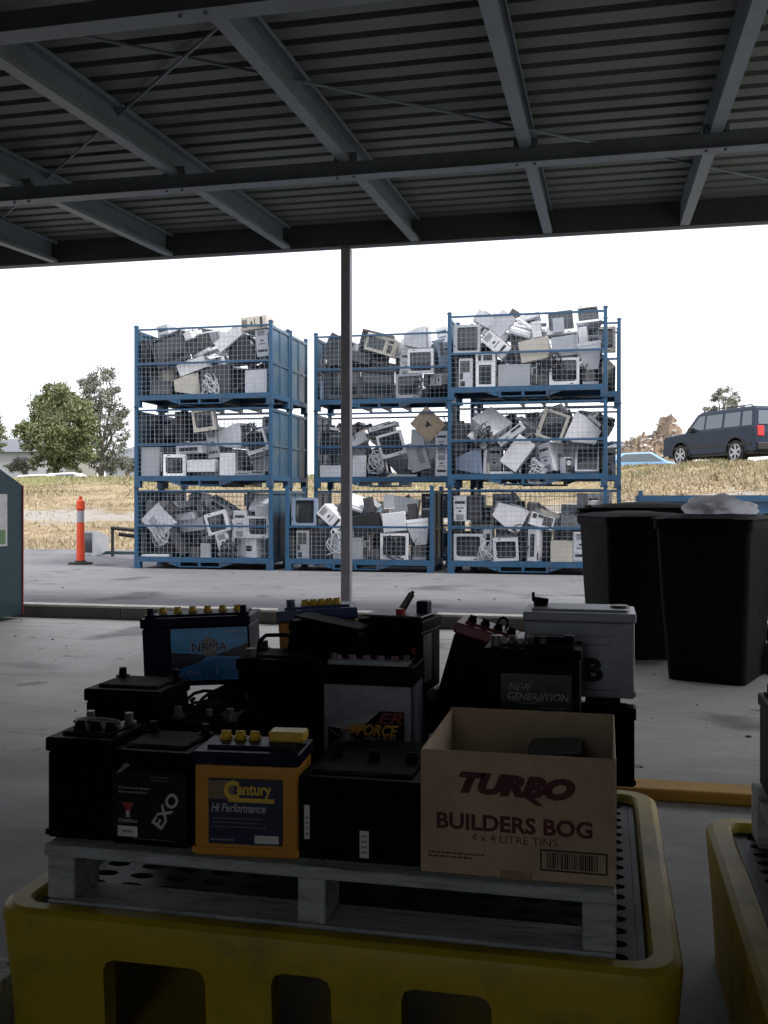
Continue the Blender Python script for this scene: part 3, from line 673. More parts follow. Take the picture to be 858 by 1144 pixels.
# how the scrap came to rest in each cage: kind, place in mm, turn
SCRAP = unpack_scrap({
    'L0': '9,-982,-153,194,71,-3,-3,-71;7,-779,-292,18,0,0,0,-100;4,-424,-177,213,0,-51,0,-86;13,-136,-324,78,50,50,-50,50;12,50,-209,58,50,50,50,-50;3,302,-181,191,13,-2,99,0;10,696,-127,143,98,0,0,-19;0,-766,-6,203,71,0,71,0;3,-189,167,205,17,-13,-2,98;2,1,137,237,98,2,-13,-17;4,177,149,234,13,-78,11,60;11,-767,-84,619,66,67,-24,-24;4,-725,-304,525,28,28,-65,65;13,49,-229,194,68,20,68,-20;14,27,-346,103,71,71,0,0;9,443,-110,280,71,-7,7,70;2,568,-156,489,100,0,0,-1;1,838,-180,449,100,0,0,0;2,-535,104,625,99,1,-5,-16;2,-217,-37,527,64,-42,43,48;1,208,-175,512,13,2,99,0;3,793,218,591,46,45,53,-55;6,-399,217,365,99,0,-13,0;16,-991,-46,673,71,-4,-71,3;13,-544,-312,721,22,33,-67,63;4,-298,-102,659,58,14,5,-80;13,-52,-250,697,17,39,7,90;9,842,-134,791,36,60,-31,-64;5,93,204,742,96,-7,26,2;14,907,-346,690,50,50,50,-50;16,-315,-247,699,99,12,-9,1;7,932,172,132,68,-19,20,68',
    'R0': '0,-811,-152,188,100,0,0,2;5,-565,-48,218,70,-12,70,12;1,-282,-215,170,2,-1,100,1;5,111,-217,221,70,0,72,0;10,476,-180,143,71,0,0,71;2,727,-157,204,0,0,-100,0;3,917,-89,178,1,100,0,0;11,-640,232,213,16,16,69,69;0,-259,162,188,0,0,-100,0;13,18,277,78,70,-7,70,7;2,204,153,215,2,-7,0,-100;7,344,173,223,70,-2,71,2;4,495,193,214,65,-27,66,27;6,870,222,218,64,30,-64,30;3,-917,-178,731,100,3,0,0;3,-712,-187,733,1,0,100,0;0,-272,-201,638,57,19,14,78;12,-61,-176,354,55,-82,15,11;3,145,-129,557,15,59,12,-78;11,215,-52,667,96,-1,14,26;6,-974,174,524,71,0,71,0;13,-866,272,352,71,0,0,71;1,-652,182,607,100,0,0,0;3,-399,169,762,99,0,0,14;11,-36,157,381,97,-16,18,3;11,-104,332,565,43,43,56,-56;11,498,184,548,75,23,22,-58;3,626,52,603,32,65,-61,31;2,912,157,639,100,0,0,0',
    'l0': '8,-608,-195,234,100,-1,0,-2;3,-398,-153,607,78,-7,-60,16;2,289,84,556,100,-1,3,8;9,-743,342,775,100,0,0,0;3,-664,78,804,99,0,14,1;2,423,166,850,48,-49,52,51;14,112,323,844,70,-71,-6,7',
    'r0': '2,-513,-196,203,0,71,71,0;11,-267,-332,153,50,-50,50,50;5,159,-206,98,3,0,0,-100;13,-931,-187,452,0,-1,0,100;1,-673,-197,548,9,-70,70,-9;4,-225,-155,588,68,2,73,5;0,797,-159,335,100,0,3,-1;0,-562,167,709,68,-20,-20,68;2,-86,195,532,68,-22,21,-67;3,516,136,425,85,-4,-50,-16;6,874,210,218,70,5,70,-5;4,-946,-177,710,70,0,-72,0;2,614,-137,739,98,0,1,20;5,864,-163,730,67,-16,72,4;11,972,122,573,70,-11,70,-11;12,-362,-151,713,0,1,-96,26',
    'L1': '5,-857,-258,218,50,-50,50,50;1,-458,-222,157,0,-2,100,-1;5,-51,-205,154,1,0,0,-100;7,211,21,78,53,-53,-47,47;6,696,-177,35,100,0,0,6;13,-936,168,46,70,0,0,71;2,-542,157,219,0,-32,0,95;6,-365,206,208,44,-1,-90,0;9,-15,-13,28,4,-4,-71,71;2,347,145,203,100,0,0,-7;1,787,163,160,63,-1,-1,77;1,-658,-151,648,28,72,15,-61;12,-585,-147,369,67,-21,71,-4;5,-240,-174,426,100,-1,-2,-7;16,363,-329,168,49,-51,49,51;0,391,-150,571,74,-3,-4,68;13,498,165,73,53,53,46,46;1,794,-161,515,99,7,-14,1;7,-992,167,557,71,0,71,0;0,-176,180,424,75,-3,-4,66;2,107,1,462,5,7,100,-1;4,785,174,367,99,3,-14,0;5,-363,-213,742,72,-2,70,2;7,-193,-72,746,49,-53,48,50;1,7,-215,819,100,1,-6,1;2,-363,157,749,98,0,-18,0;10,779,194,608,100,1,-5,6',
    'R1': '1,-803,-207,167,52,-52,48,48;16,-577,-226,168,72,0,-69,0;16,-348,-219,18,0,0,0,100;2,362,-115,220,96,-3,-11,-27;14,952,-32,103,50,50,50,50;9,807,-226,177,67,-23,67,-23;12,528,-279,113,0,32,-95,0;0,-805,163,188,0,0,-100,0;2,-499,146,203,100,0,0,7;5,-220,162,218,70,-12,70,12;0,175,156,163,86,-10,-6,49;5,708,19,262,43,-63,58,29;3,827,208,195,69,-17,17,69;7,-932,-352,524,50,50,50,-50;11,-684,-139,494,94,8,34,3;14,-538,-195,79,69,0,72,0;4,-213,-176,546,95,1,-31,0;15,-126,-203,284,0,-45,0,89;0,384,-131,643,57,5,82,-8;3,-917,-115,536,0,0,12,-99;16,-788,247,387,10,1,-99,12;11,-524,160,529,13,-56,-79,20;0,59,165,475,0,-98,0,-21;0,775,-182,575,59,-59,-38,-38;2,-512,-108,690,62,-2,52,59;7,150,-210,656,15,82,6,56;7,31,16,707,93,15,23,-22;6,555,187,665,26,78,8,-56;3,815,151,684,45,-29,71,-46;14,918,-281,707,66,-25,25,-66;7,419,108,912,21,-52,-76,32',
    'l1': '2,-824,-157,203,0,0,-100,0;2,-513,-196,203,0,71,71,0;11,-267,-332,153,50,-50,50,50;5,159,-206,98,3,0,0,-100;16,483,-236,126,93,0,36,1;7,633,352,78,71,-71,0,0;5,-792,217,98,100,0,0,0;0,-371,116,188,100,0,0,-4;0,155,168,162,71,-9,-9,69;4,-225,-155,588,68,2,73,5;0,-562,167,709,68,-20,-20,68;6,874,210,218,70,5,70,-5;4,-946,-177,710,70,0,-72,0;2,614,-137,739,98,0,1,20;11,972,122,573,70,-11,70,-11',
    'r1': '0,-802,-199,193,100,1,0,1;16,-600,-140,170,71,-5,70,4;3,-479,-179,179,100,0,-1,5;0,-201,-138,294,33,94,-2,5;2,312,74,214,100,0,-7,-2;8,592,-150,473,100,0,-9,0;4,9,180,73,100,0,-4,0;1,626,207,173,50,-50,50,50;2,912,155,203,100,0,0,0;0,-836,-116,569,99,0,0,14;5,-449,-214,690,81,0,58,0;2,-159,-165,719,6,0,100,-1;0,-458,154,585,7,0,100,-4;14,-323,159,24,61,0,0,-79;5,377,219,531,100,0,-5,0;1,774,225,638,66,-34,-45,50;12,885,58,817,81,12,-56,-9;14,986,-224,78,0,71,0,-71',
    'M1': '5,-785,-217,98,0,0,0,-100;8,-228,-71,194,10,-70,70,-10;0,124,-144,514,99,5,-13,1;3,559,-91,224,69,6,72,6;7,316,-284,18,0,1,-100,0;13,677,-255,46,0,2,-100,0;13,407,56,78,43,56,-43,56;3,917,-181,173,0,0,100,0;11,-889,161,153,69,15,69,-15;4,-787,153,193,59,-59,-38,38;13,-566,324,78,50,50,50,-50;0,198,191,255,81,-56,-11,-8;3,685,198,173,71,0,0,71;13,450,293,78,71,-4,71,4;6,975,217,218,71,0,71,0;0,-796,-162,525,100,0,3,0;5,-496,67,594,56,-19,-15,79;6,-53,-188,687,13,0,99,0;4,622,-241,512,49,-49,51,51;6,553,-335,304,56,56,43,-43;3,917,-187,519,100,0,0,0;7,770,-144,733,2,99,12,-3;3,-509,103,355,49,73,26,-40;4,-70,171,642,13,1,99,-7;13,-551,-155,751,68,-48,23,-51;16,-383,-295,168,57,-42,57,42;6,-5,-217,774,99,0,-13,0;13,961,-278,765,51,51,49,49;13,-773,95,788,14,94,4,-31;13,-919,-75,759,44,58,-27,63;6,-568,152,781,68,-19,-19,68;9,-508,119,732,36,4,60,72;4,-124,153,761,70,-13,-6,70;5,776,189,728,98,-17,8,0;14,-814,-211,731,12,98,16,-5',
    'L2': '7,-989,21,223,0,-71,0,71;2,-736,-28,203,47,0,0,-88;1,-331,-206,155,4,-83,55,-3;8,86,-122,228,55,0,0,83;5,350,221,219,59,-39,-59,-39;3,815,-242,173,76,0,0,65;14,-981,262,78,71,0,71,0;6,-722,335,218,50,-50,50,50;16,-557,221,168,63,16,74,-14;2,-422,139,203,0,-28,-96,0;12,-223,161,113,96,0,0,-28;6,-9,216,218,13,70,-13,70;7,546,237,235,70,-9,-70,9;14,157,345,103,1,1,-71,-71;8,787,142,263,50,-50,50,50;6,-975,-179,646,6,-70,-6,70;6,-903,-175,602,70,8,70,8;16,-703,-297,116,0,0,-52,85;5,-213,-201,447,2,16,6,-98;0,556,-168,603,69,-14,-14,69;16,474,-120,131,7,-91,-17,-38;14,572,106,494,75,-34,52,23;2,896,-119,731,4,0,100,0;3,-765,154,600,90,4,-5,-43;8,-548,-147,677,99,0,-16,0;5,-102,213,532,100,-1,-6,1;11,-7,-118,675,98,10,-15,-14;2,-93,-145,787,4,-81,-6,58;5,388,-217,801,0,-95,0,-32;7,302,-12,271,18,70,10,-68;2,783,-157,1024,74,0,68,0;3,-810,179,953,99,1,-11,2;11,-416,199,797,55,66,-45,-25;6,-207,231,917,66,-70,25,-11;3,121,274,828,70,6,7,70;12,-327,-204,1008,24,-1,67,-70;12,-266,-10,928,62,-62,-43,18;7,-32,-136,932,18,-54,82,-2;12,-264,-246,880,56,59,47,-36',
    'R2': '2,-836,-157,203,0,100,0,0;16,-720,-179,168,0,-71,0,71;15,-564,-202,233,71,0,-71,0;6,-169,-334,153,71,-71,0,0;0,512,-154,188,100,0,0,-1;3,836,186,93,71,0,71,0;11,-972,120,154,71,0,71,0;1,-627,164,163,0,100,6,0;4,-422,161,213,70,-6,-70,-6;14,-399,-157,78,71,1,71,-1;15,-202,-59,138,0,-69,72,0;3,58,-107,174,2,0,0,100;2,263,151,207,100,0,-2,-1;14,71,251,24,10,0,0,100;5,792,217,284,100,0,0,0;0,-822,-151,664,71,-2,71,-2;4,-725,175,461,0,0,-100,1;2,-418,-157,588,41,0,91,0;6,-162,-157,510,5,60,4,80;15,507,-137,531,71,-4,-4,71;14,854,-264,24,74,0,0,-67;13,840,-295,121,14,14,-69,-69;6,-975,200,524,71,0,71,0;5,-721,214,616,100,-1,0,0;5,-277,211,505,1,-91,1,41;2,120,99,496,80,1,60,-1;5,-519,-167,920,4,-27,1,-96;12,-292,-53,743,14,-25,-60,-75;11,112,-332,495,45,45,-54,54;13,228,-301,78,52,-48,52,48;11,-78,-153,799,97,18,15,-1;11,65,-138,622,21,-71,68,2;0,454,-64,832,99,-14,-5,2;1,856,-196,392,47,-53,-52,47;12,754,-227,683,68,-4,-4,73;10,-460,213,897,86,-1,-51,1;5,-65,216,839,0,15,0,-99;3,-5,195,658,57,-57,42,42;3,917,173,555,0,-100,0,0;1,822,29,910,5,-1,96,-27;11,10,149,1004,2,14,-1,-99;7,32,-174,838,2,-30,18,-94;12,136,-312,770,6,-70,70,-6;16,-712,207,866,38,-11,91,-9;13,-201,47,1049,70,-65,20,21;14,170,-171,793,33,-69,-63,10;16,-340,-352,875,29,29,64,-64;14,430,-336,818,2,-2,73,68',
    'l2': '0,-802,-199,193,100,1,0,1;3,-479,-179,179,100,0,-1,5;0,-201,-138,294,33,94,-2,5;3,114,-191,188,100,0,-7,0;2,312,74,214,100,0,-7,-2;1,-713,180,176,100,0,-2,2;7,-491,297,220,43,-56,-56,-43;14,-459,346,78,50,-50,-50,-50;4,9,180,73,100,0,-4,0;1,626,207,173,50,-50,50,50;2,912,155,203,100,0,0,0;16,51,-234,525,74,-2,67,1;3,-55,206,550,87,0,-50,0;14,-323,159,24,61,0,0,-79;1,774,225,638,66,-34,-45,50;14,986,-224,78,0,71,0,-71;15,-778,-202,1027,100,0,0,0;15,768,-202,879,100,0,-4,0;14,888,-200,1050,9,4,0,-100;14,-949,242,78,71,-5,-70,-6',
    'r2': '7,-793,-43,78,70,-70,-11,11;14,-902,-199,24,68,0,0,73;16,-706,-235,49,9,-1,-100,0;9,-420,-23,152,38,11,-25,-88;5,-127,-105,98,89,0,0,45;3,302,-191,93,51,-49,51,49;9,-982,126,163,71,0,0,71;1,-765,205,173,50,-50,50,50;12,-520,301,113,0,1,-100,0;13,-334,213,46,100,0,0,-3;3,-69,277,173,71,0,0,71;4,466,177,58,100,0,0,0;7,558,-128,170,14,-93,-6,34;12,871,-9,68,54,-54,46,-46;1,763,-178,280,2,71,-57,42;14,-456,33,79,66,28,62,-30;12,952,289,113,100,0,0,0;2,334,-272,684,5,-70,-70,5;0,807,-150,742,100,-4,0,0;0,-332,168,983,71,-1,0,71',
    'M2': '11,-972,-157,154,0,-71,0,-71;8,-608,-195,234,100,-1,0,-2;8,-148,-93,241,99,0,1,13;0,424,-141,189,100,0,0,-6;2,807,21,293,71,0,-71,0;13,962,-281,256,45,-54,-46,54;9,-798,343,163,100,0,0,0;1,-775,170,164,80,0,0,-60;2,-339,223,211,79,0,-1,-61;1,146,181,170,0,100,0,0;9,334,137,180,84,1,-1,54;5,741,91,98,38,0,0,92;12,952,302,113,0,0,100,0;6,-899,-202,218,71,0,70,0;13,-956,-291,507,53,-47,47,-53;7,-773,40,549,71,70,6,-5;3,-398,-153,607,78,-7,-60,16;6,-10,-85,535,99,-6,9,7;2,289,84,556,100,-1,3,8;0,592,-162,565,0,0,100,0;16,-565,193,168,71,-9,70,9;14,-63,258,103,41,42,57,57;9,217,337,536,71,1,-70,1;1,822,197,555,0,-71,71,0;7,-992,-67,530,0,71,0,-71;3,-883,129,878,0,1,-100,0;15,-35,-220,839,99,1,15,-1;1,502,-200,922,51,-51,50,48;4,850,-170,668,14,76,12,-63;14,889,-68,415,0,-60,80,0;11,789,203,734,8,-70,71,-7;3,-664,78,804,99,0,14,1;8,-188,151,865,99,1,13,0;2,423,166,850,48,-49,52,51;3,881,187,969,100,0,-10,0;4,-739,-307,784,60,61,-36,36;16,709,-240,922,69,-1,-72,1;16,837,-270,97,0,0,-37,-93;13,-874,-161,550,56,47,-67,-14;14,112,323,844,70,-71,-6,7',
    'm0': '0,-725,-182,622,50,-50,50,50;10,196,-212,335,100,0,2,1;12,871,-9,68,54,-54,46,-46;1,763,-178,280,2,71,-57,42;12,952,289,113,100,0,0,0;5,-208,-116,719,96,-14,-3,-22;2,334,-272,684,5,-70,-70,5;0,807,-150,742,100,-4,0,0;12,288,304,806,72,18,-21,-64',
    'N0': '2,-836,-157,203,0,100,0,0;16,-720,-179,168,0,-71,0,71;15,-564,-202,233,71,0,-71,0;6,-169,-334,153,71,-71,0,0;0,512,-154,188,100,0,0,-1;3,836,186,93,71,0,71,0;4,-422,161,213,70,-6,-70,-6;3,58,-107,174,2,0,0,100;2,263,151,207,100,0,-2,-1;5,792,217,284,100,0,0,0;0,-822,-151,664,71,-2,71,-2;4,-725,175,461,0,0,-100,1;2,-418,-157,588,41,0,91,0;6,-162,-157,510,5,60,4,80;15,507,-137,531,71,-4,-4,71;14,854,-264,24,74,0,0,-67;13,840,-295,121,14,14,-69,-69;6,-975,200,524,71,0,71,0;5,-721,214,616,100,-1,0,0;5,-277,211,505,1,-91,1,41;2,120,99,496,80,1,60,-1;5,577,231,519,0,4,1,-100;12,-292,-53,743,14,-25,-60,-75;11,112,-332,495,45,45,-54,54;13,228,-301,78,52,-48,52,48;11,-78,-153,799,97,18,15,-1;11,65,-138,622,21,-71,68,2;1,856,-196,392,47,-53,-52,47;12,754,-227,683,68,-4,-4,73;3,-5,195,658,57,-57,42,42;3,917,173,555,0,-100,0,0;12,136,-312,770,6,-70,70,-6;14,170,-171,793,33,-69,-63,10;14,430,-336,818,2,-2,73,68',
})
rs = random.Random(5)
for cg, its in SCRAP.items():
    base = CAGES['M0'] if cg == 'm0' else CAGES[cg]
    U, V, z = base[:3]
    rows = {}
    for it in its:
        rows.setdefault(min(4, int((it[3]) / .22)), []).append(it)
    for r_, lst in rows.items():
        lst.sort(key=lambda a: a[1])
        for n, it in enumerate(lst):
            k = it[0]
            c = rs.choice(pool)
            if k == 'tv': c = rs.choice(['dark_grey', 'black'])
            if k == 'box': c = rs.choice(['brown', 'beige', 'white', 'pale_grey', 'dark_grey', 'blue_grey'])
            if it[3] > .98: c = rs.choice(['dark_grey', 'white', 'pale_grey', 'beige'])
            if k in ('laptop', 'keyb', 'speaker'): c = rs.choice(['black', 'dark_grey', 'white', 'pale_grey'])
            if k == 'player': c = rs.choice(['black', 'dark_grey', 'silver', 'black', 'pale_grey'])
            name, words_ = KN[k]
            lvl = '%s cage ' % LEVEL[int(cg[1])] if cg not in ('m0', 'N0') else 'low cage '
            lab = '%s %s, %s along %s layer, %s%s' % (c.replace('_', ' '), words_, ORD[n], ROW[r_], lvl, WHERE[cg[0]])
            root = empty(name, (U + CW / 2 + it[1], V + CD / 2 + it[2], z + .175 + it[3]), label=lab, cat=words_.split(' ', 1)[1] if words_.split()[0] in ('large', 'small', 'tall', 'short') else words_,
                         group='scrap electronics heaped in the cages')
            root.rotation_mode = 'QUATERNION'; root.rotation_quaternion = Quaternion(it[4:8])
            for pn, me in scrap_parts(k, c):
                o = bpy.data.objects.new(pn, me); COL.objects.link(o); o.parent = root

# cable tangles hanging in the heaps
CN = {'L': 'bollard stack', 'R': 'bin side stack', 'M': 'stack behind the post', 'N': 'half gate cage'}
def tangle(px, py, V, size, label, m, seed):
    rr = random.Random(seed); r_ = empty('cable_tangle', (UX(px, V), V, ZZ(px, py, V)), label=label, cat='cable tangle', group='cable tangles among the scrap')
    q = MB()
    for k in range(9):
        a, b_, c_ = [rr.uniform(0, 6.3) for _ in range(3)]; f1, f2 = rr.uniform(.5, 1.7), rr.uniform(.6, 2)
        pts = [(size * math.sin(f1 * t + a) * (.4 + .06 * k), .02 * math.sin(t + c_), size * .7 * math.cos(f2 * t + b_) - .02 * k) for t in [i * .5 for i in range(13)]]
        q.tube(pts, rr.choice((.004, .006, .008)), 5)
    q.build('cables', m, r_)
for i_, (cg, px, py) in enumerate((('L0', 255, 610), ('L0', 180, 590), ('L1', 280, 480), ('L2', 235, 425), ('N0', 440, 605), ('N0', 375, 600), ('R0', 580, 595), ('R0', 545, 610), ('R1', 540, 480), ('R1', 600, 520), ('R2', 620, 400), ('M1', 420, 510), ('M2', 470, 425))):
    tangle(px, py, CAGES[cg][1] + .055, .16, '%s cable tangle in the %s cage of the %s' % (('black', 'grey')[i_ % 2], LEVEL[int(cg[1])], CN[cg[0]]) if cg != 'N0' else '%s cable tangle pressed against the half height mesh gate' % ('black', 'grey')[i_ % 2], EC[('black', 'pale_grey')[i_ % 2]], i_)

# a red carton front and a tilted brown carton as landmarks in the heaps
def carton(px, py, V, size, rot, label, m, name='cardboard_carton'):
    root = empty(name, (UX(px, V), V, ZZ(px, py, V)), rot, label, 'carton'); w, h = size
    MB_ = MB(); MB_.box(-w / 2, w / 2, -.005, .16, -h / 2, h / 2, m); MB_.build('carton_body', m, root)
    q = MB(); q.box(-w / 2 - .002, w / 2 + .002, .05, .10, h / 2, h / 2 + .002, EC['beige']); q.build('tape', None, root)
    q = MB(); q.box(-.05, .06, -.007, -.005, .0, .03, M['darkink']); q.box(-.02, .03, -.007, -.005, -.05, 0, M['darkink']); q.build('printing', None, root)
carton(478, 474, 14.76, (.42, .36), (0, R(43), 0), 'brown carton tilted on its corner atop the middle cage behind the post', M['card'])

# ---------------------------------------------------------------- bollard and junk by the bank
U, V = UX(90, 14.2), 14.2
bo = empty('bollard', (U, V, .1), label='orange plastic bollard with grey reflective band on black rubber base', cat='bollard')
q = MB(); q.cyl((0, 0, 0), (0, 0, .035), .20, .185, 8); q.cyl((0, 0, .035), (0, 0, .06), .10, .08, 8); q.build('base', M['rubber'], bo)
q = MB(); q.cyl((0, 0, .06), (0, 0, .66), .068, .058, 20); q.cyl((0, 0, .66), (0, 0, .86), .056, .054, 20); q.cyl((0, 0, .86), (0, 0, .88), .054, .072, 20); q.cyl((0, 0, .88), (0, 0, 1.0), .072, .066, 20)
q.cyl((0, 0, 1.0), (0, 0, 1.03), .066, .03, 20); q.cyl((0, 0, 1.03), (0, 0, 1.08), .028, .024, 12); autosmooth(q.build('pole', M['orange'], bo))
q = MB(); q.cyl((0, 0, .665), (0, 0, .85), .0575, .0565, 24); autosmooth(q.build('reflective_band', M['reflective'], bo))
# discarded television lying beyond the bollard
tv = empty('television', (UX(106, 16.6), 16.6, .1 + .23), (0, 0, R(-25)), 'grey television abandoned on the yard edge behind the orange bollard', 'television')
for pn, me in scrap_parts('tv', 'silver'):
    o = bpy.data.objects.new(pn, me); COL.objects.link(o); o.parent = tv
q = MB(); x0 = UX(124, 16.3)
q.cyl((x0, 16.3, .62), (x0 + 2.4, 17.0, .36), .035, n=10); q.cyl((x0 + .1, 16.4, .50), (x0 + 2.4, 17.05, .20), .035, n=10)
q.cyl((x0 + .02, 16.32, .60), (x0 + .02, 16.32, .1), .03, n=10); q.cyl((x0 + 2.3, 17.0, .37), (x0 + 2.3, 17.0, .1), .03, n=10)
tag(q.build('pipe_rack', M['blacktrim']), 'dark pipe frame leaning between bollard and cage stack', 'pipe rack')
tag(one('box', UX(95, 16.9), UX(320, 16.9), 16.95, 17.05, .1, .16).build('steel_rail', M['teal']), 'low dark teal rail along the edge of the yard', 'rail')

# ---------------------------------------------------------------- teal container at the kerb
co = empty('oil_container', (-6.1, 7.55, 0), label='dark teal steel collection container with sloping top and red edge trim', cat='container')
q = MB(); q.prism([(-.75, .04), (.75, .04), (.75, 1.25), (.30, 1.43), (-.35, 1.60), (-.75, 1.45)], -.74, .74, M['teal'], axis='x'); q.box(-.6, .6, -.6, -.5, 0, .039); q.box(-.6, .6, .5, .6, 0, .039); q.build('body', M['teal'], co)
q = MB(); q.box(.741, .750, .738, .752, .04, 1.245); q.box(.741, .75, .30, .735, 1.24, 1.25) if False else None; q.build('edge_trim', M['redtrim'], co)
q = MB(); q.box(.7415, .744, -.55, .50, .69, 1.165, M['white']); q.box(.7445, .746, -.52, .47, .71, .84, mat('sign_green', (.15, .28, .12), .5)); q.build('notice', None, co)

# yellow painted timber on the slab
q = MB(); q.bbox(UX(560, 3.75), UX(900, 3.8), 3.74, 3.88, 0, .045, .01)
tag(q.build('wheel_stop', M['yellowkerb']), 'low scuffed yellow painted timber lying across the slab', 'wheel stop')


# ================================================================== BINS AND BAGS
def wheelie(name, loc, rot, label, s=1.0):
    r = empty(name, loc, (0, 0, rot), label, 'wheelie bin', 'black wheelie bins by the kerb'); r.scale = (s, s, s)
    # back (handle side) at -X, front at +X
    q = MB(); secs = []
    for z, xb, xf, hw in ((.004, -.31, .265, .232), (.5, -.33, .315, .262), (.93, -.35, .345, .282), (.93, -.365, .36, .295), (.985, -.365, .362, .296)):
        rr = .05; pts = []
        for cx_, cy_, a0 in ((xf - rr, hw - rr, 0), (xb + rr, hw - rr, 90), (xb + rr, -hw + rr, 180), (xf - rr, -hw + rr, 270)):
            for a in range(0, 91, 18): t = R(a0 + a); pts.append((cx_ + rr * math.cos(t), cy_ + rr * math.sin(t), z))
        secs.append(pts)
    n = len(secs[0]); vs = [p for s_ in secs for p in s_]
    fs = [(k * n + i, k * n + (i + 1) % n, (k + 1) * n + (i + 1) % n, (k + 1) * n + i) for k in range(4) for i in range(n)] + [tuple(range(n))]
    q.add(vs, fs, M['binplastic'])
    for yy in (-.12, .12): q.box(-.352, -.30, yy - .012, yy + .012, .35, .92)          # ribs on the back
    q.box(.285, .345, -.13, .13, .90, .94)
    autosmooth(q.build('body', M['binplastic'], r), 40)
    q = MB(); m = 14; vs = []; fs = []
    for i in range(m + 1):
        for j in range(m + 1):
            x = -.37 + .76 * i / m; y = -.305 + .61 * j / m
            e = min(1, min(i, m - i) / 2, min(j, m - j) / 2)
            vs.append((x, y, .993 + .024 * e + .010 * math.sin(math.pi * i / m) * math.sin(math.pi * j / m) + (.006 if 4 < i < 11 and 4 < j < 10 else 0)))
    for i in range(m):
        for j in range(m): a = i * (m + 1) + j; fs.append((a, a + 1, a + m + 2, a + m + 1))
    q.add(vs, fs); q.box(.36, .41, -.2, .2, .985, .998); q.box(-.37, .39, -.305, .305, .987, .993)
    autosmooth(q.build('lid', M['lidplastic'], r), 50)
    q = MB(); q.cyl((-.44, -.24, .965), (-.44, .24, .965), .016, n=10)
    for yy in (-.25, -.1, .1, .25): q.box(-.455, -.355, yy - .014, yy + .014, .94, .985)
    q.cyl((-.385, -.27, 1.0), (-.385, .27, 1.0), .012, n=8); q.build('handle', M['binplastic'], r)
    for sy in (-1, 1):
        q = MB(); q.cyl((-.285, sy * .235, .10), (-.285, sy * .285, .10), .10, n=24, material=M['rubber']); q.cyl((-.285, sy * .284, .10), (-.285, sy * .29, .10), .055, n=16, material=M['binplastic'])
        autosmooth(q.build('wheel', None, r))
    q = MB(); q.cyl((-.285, -.235, .10), (-.285, .235, .10), .012, n=8); q.build('axle', M['lead'], r)
    return r
b1 = P(803, 766, 5.85)
wheelie('wheelie_bin', (b1.x + .02, b1.y + .34, 0), R(-110), 'big black wheelie bin with a white plastic bag on its lid')
b2 = P(703, 740, 6.75)
wheelie('wheelie_bin', (b2.x + .02, b2.y + .34, 0), R(-72), 'black wheelie bin half hidden behind the bin that carries the white bag')
b3 = P(905, 740, 6.9)
wheelie('wheelie_bin', (b3.x + .2, b3.y + .30, 0), R(10), 'black wheelie bin at the end of the row with nothing on its lid')
def blob(name, c, rad, m, label, cat, amp=.25, fr=2.2, flat=None, seed=0):
    bm = bmesh.new(); bmesh.ops.create_icosphere(bm, subdivisions=5, radius=1)
    for v in bm.verts:
        n_ = noise.noise(v.co * fr + Vector((seed, 0, 0))) + .5 * noise.noise(v.co * fr * 2.3 + Vector((seed, 5, 0))) + .12 * abs(noise.noise(v.co * fr * 4 + Vector((seed, 9, 3))))
        v.co *= 1 + amp * n_
        v.co = Vector((v.co.x * rad[0], v.co.y * rad[1], v.co.z * rad[2]))
        if flat is not None and v.co.z < flat: v.co.z = flat + (v.co.z - flat) * .03
    me = bpy.data.meshes.new(name); bm.to_mesh(me); bm.free(); me.materials.append(m); me.polygons.foreach_set('use_smooth', [True] * len(me.polygons))
    o = bpy.data.objects.new(name, me); COL.objects.link(o); o.location = c; return tag(o, label, cat)
BG = bpy.data.materials.new('translucent_white_film'); BG.use_nodes = True
_n = BG.node_tree.nodes; _l = BG.node_tree.links; _p = _n['Principled BSDF']; _p.inputs['Base Color'].default_value = (.92, .93, .96, 1); _p.inputs['Roughness'].default_value = .35
_t = _n.new('ShaderNodeBsdfTranslucent'); _t.inputs['Color'].default_value = (.95, .96, 1, 1); _m = _n.new('ShaderNodeMixShader'); _m.inputs[0].default_value = .85
_l.new(_p.outputs[0], _m.inputs[1]); _l.new(_t.outputs[0], _m.inputs[2]); _l.new(_m.outputs[0], _n['Material Output'].inputs['Surface'])
M['bag'] = BG
cb = (b1.x - .02 + .03, b1.y + .28)
blob('plastic_bag', (cb[0] + .01, cb[1], 1.03), (.205, .18, .10), M['bag'], 'crumpled white plastic bag lying on the lid of a bin', 'plastic bag', .42, 1.2, -.01, 4)
b4 = P(660, 700, 7.55)
wheelie('wheelie_bin', (b4.x + .36 * 1.06, b4.y + .25, 0), R(4), 'black wheelie bin at the back whose handle pokes out towards the cages', 1.06)

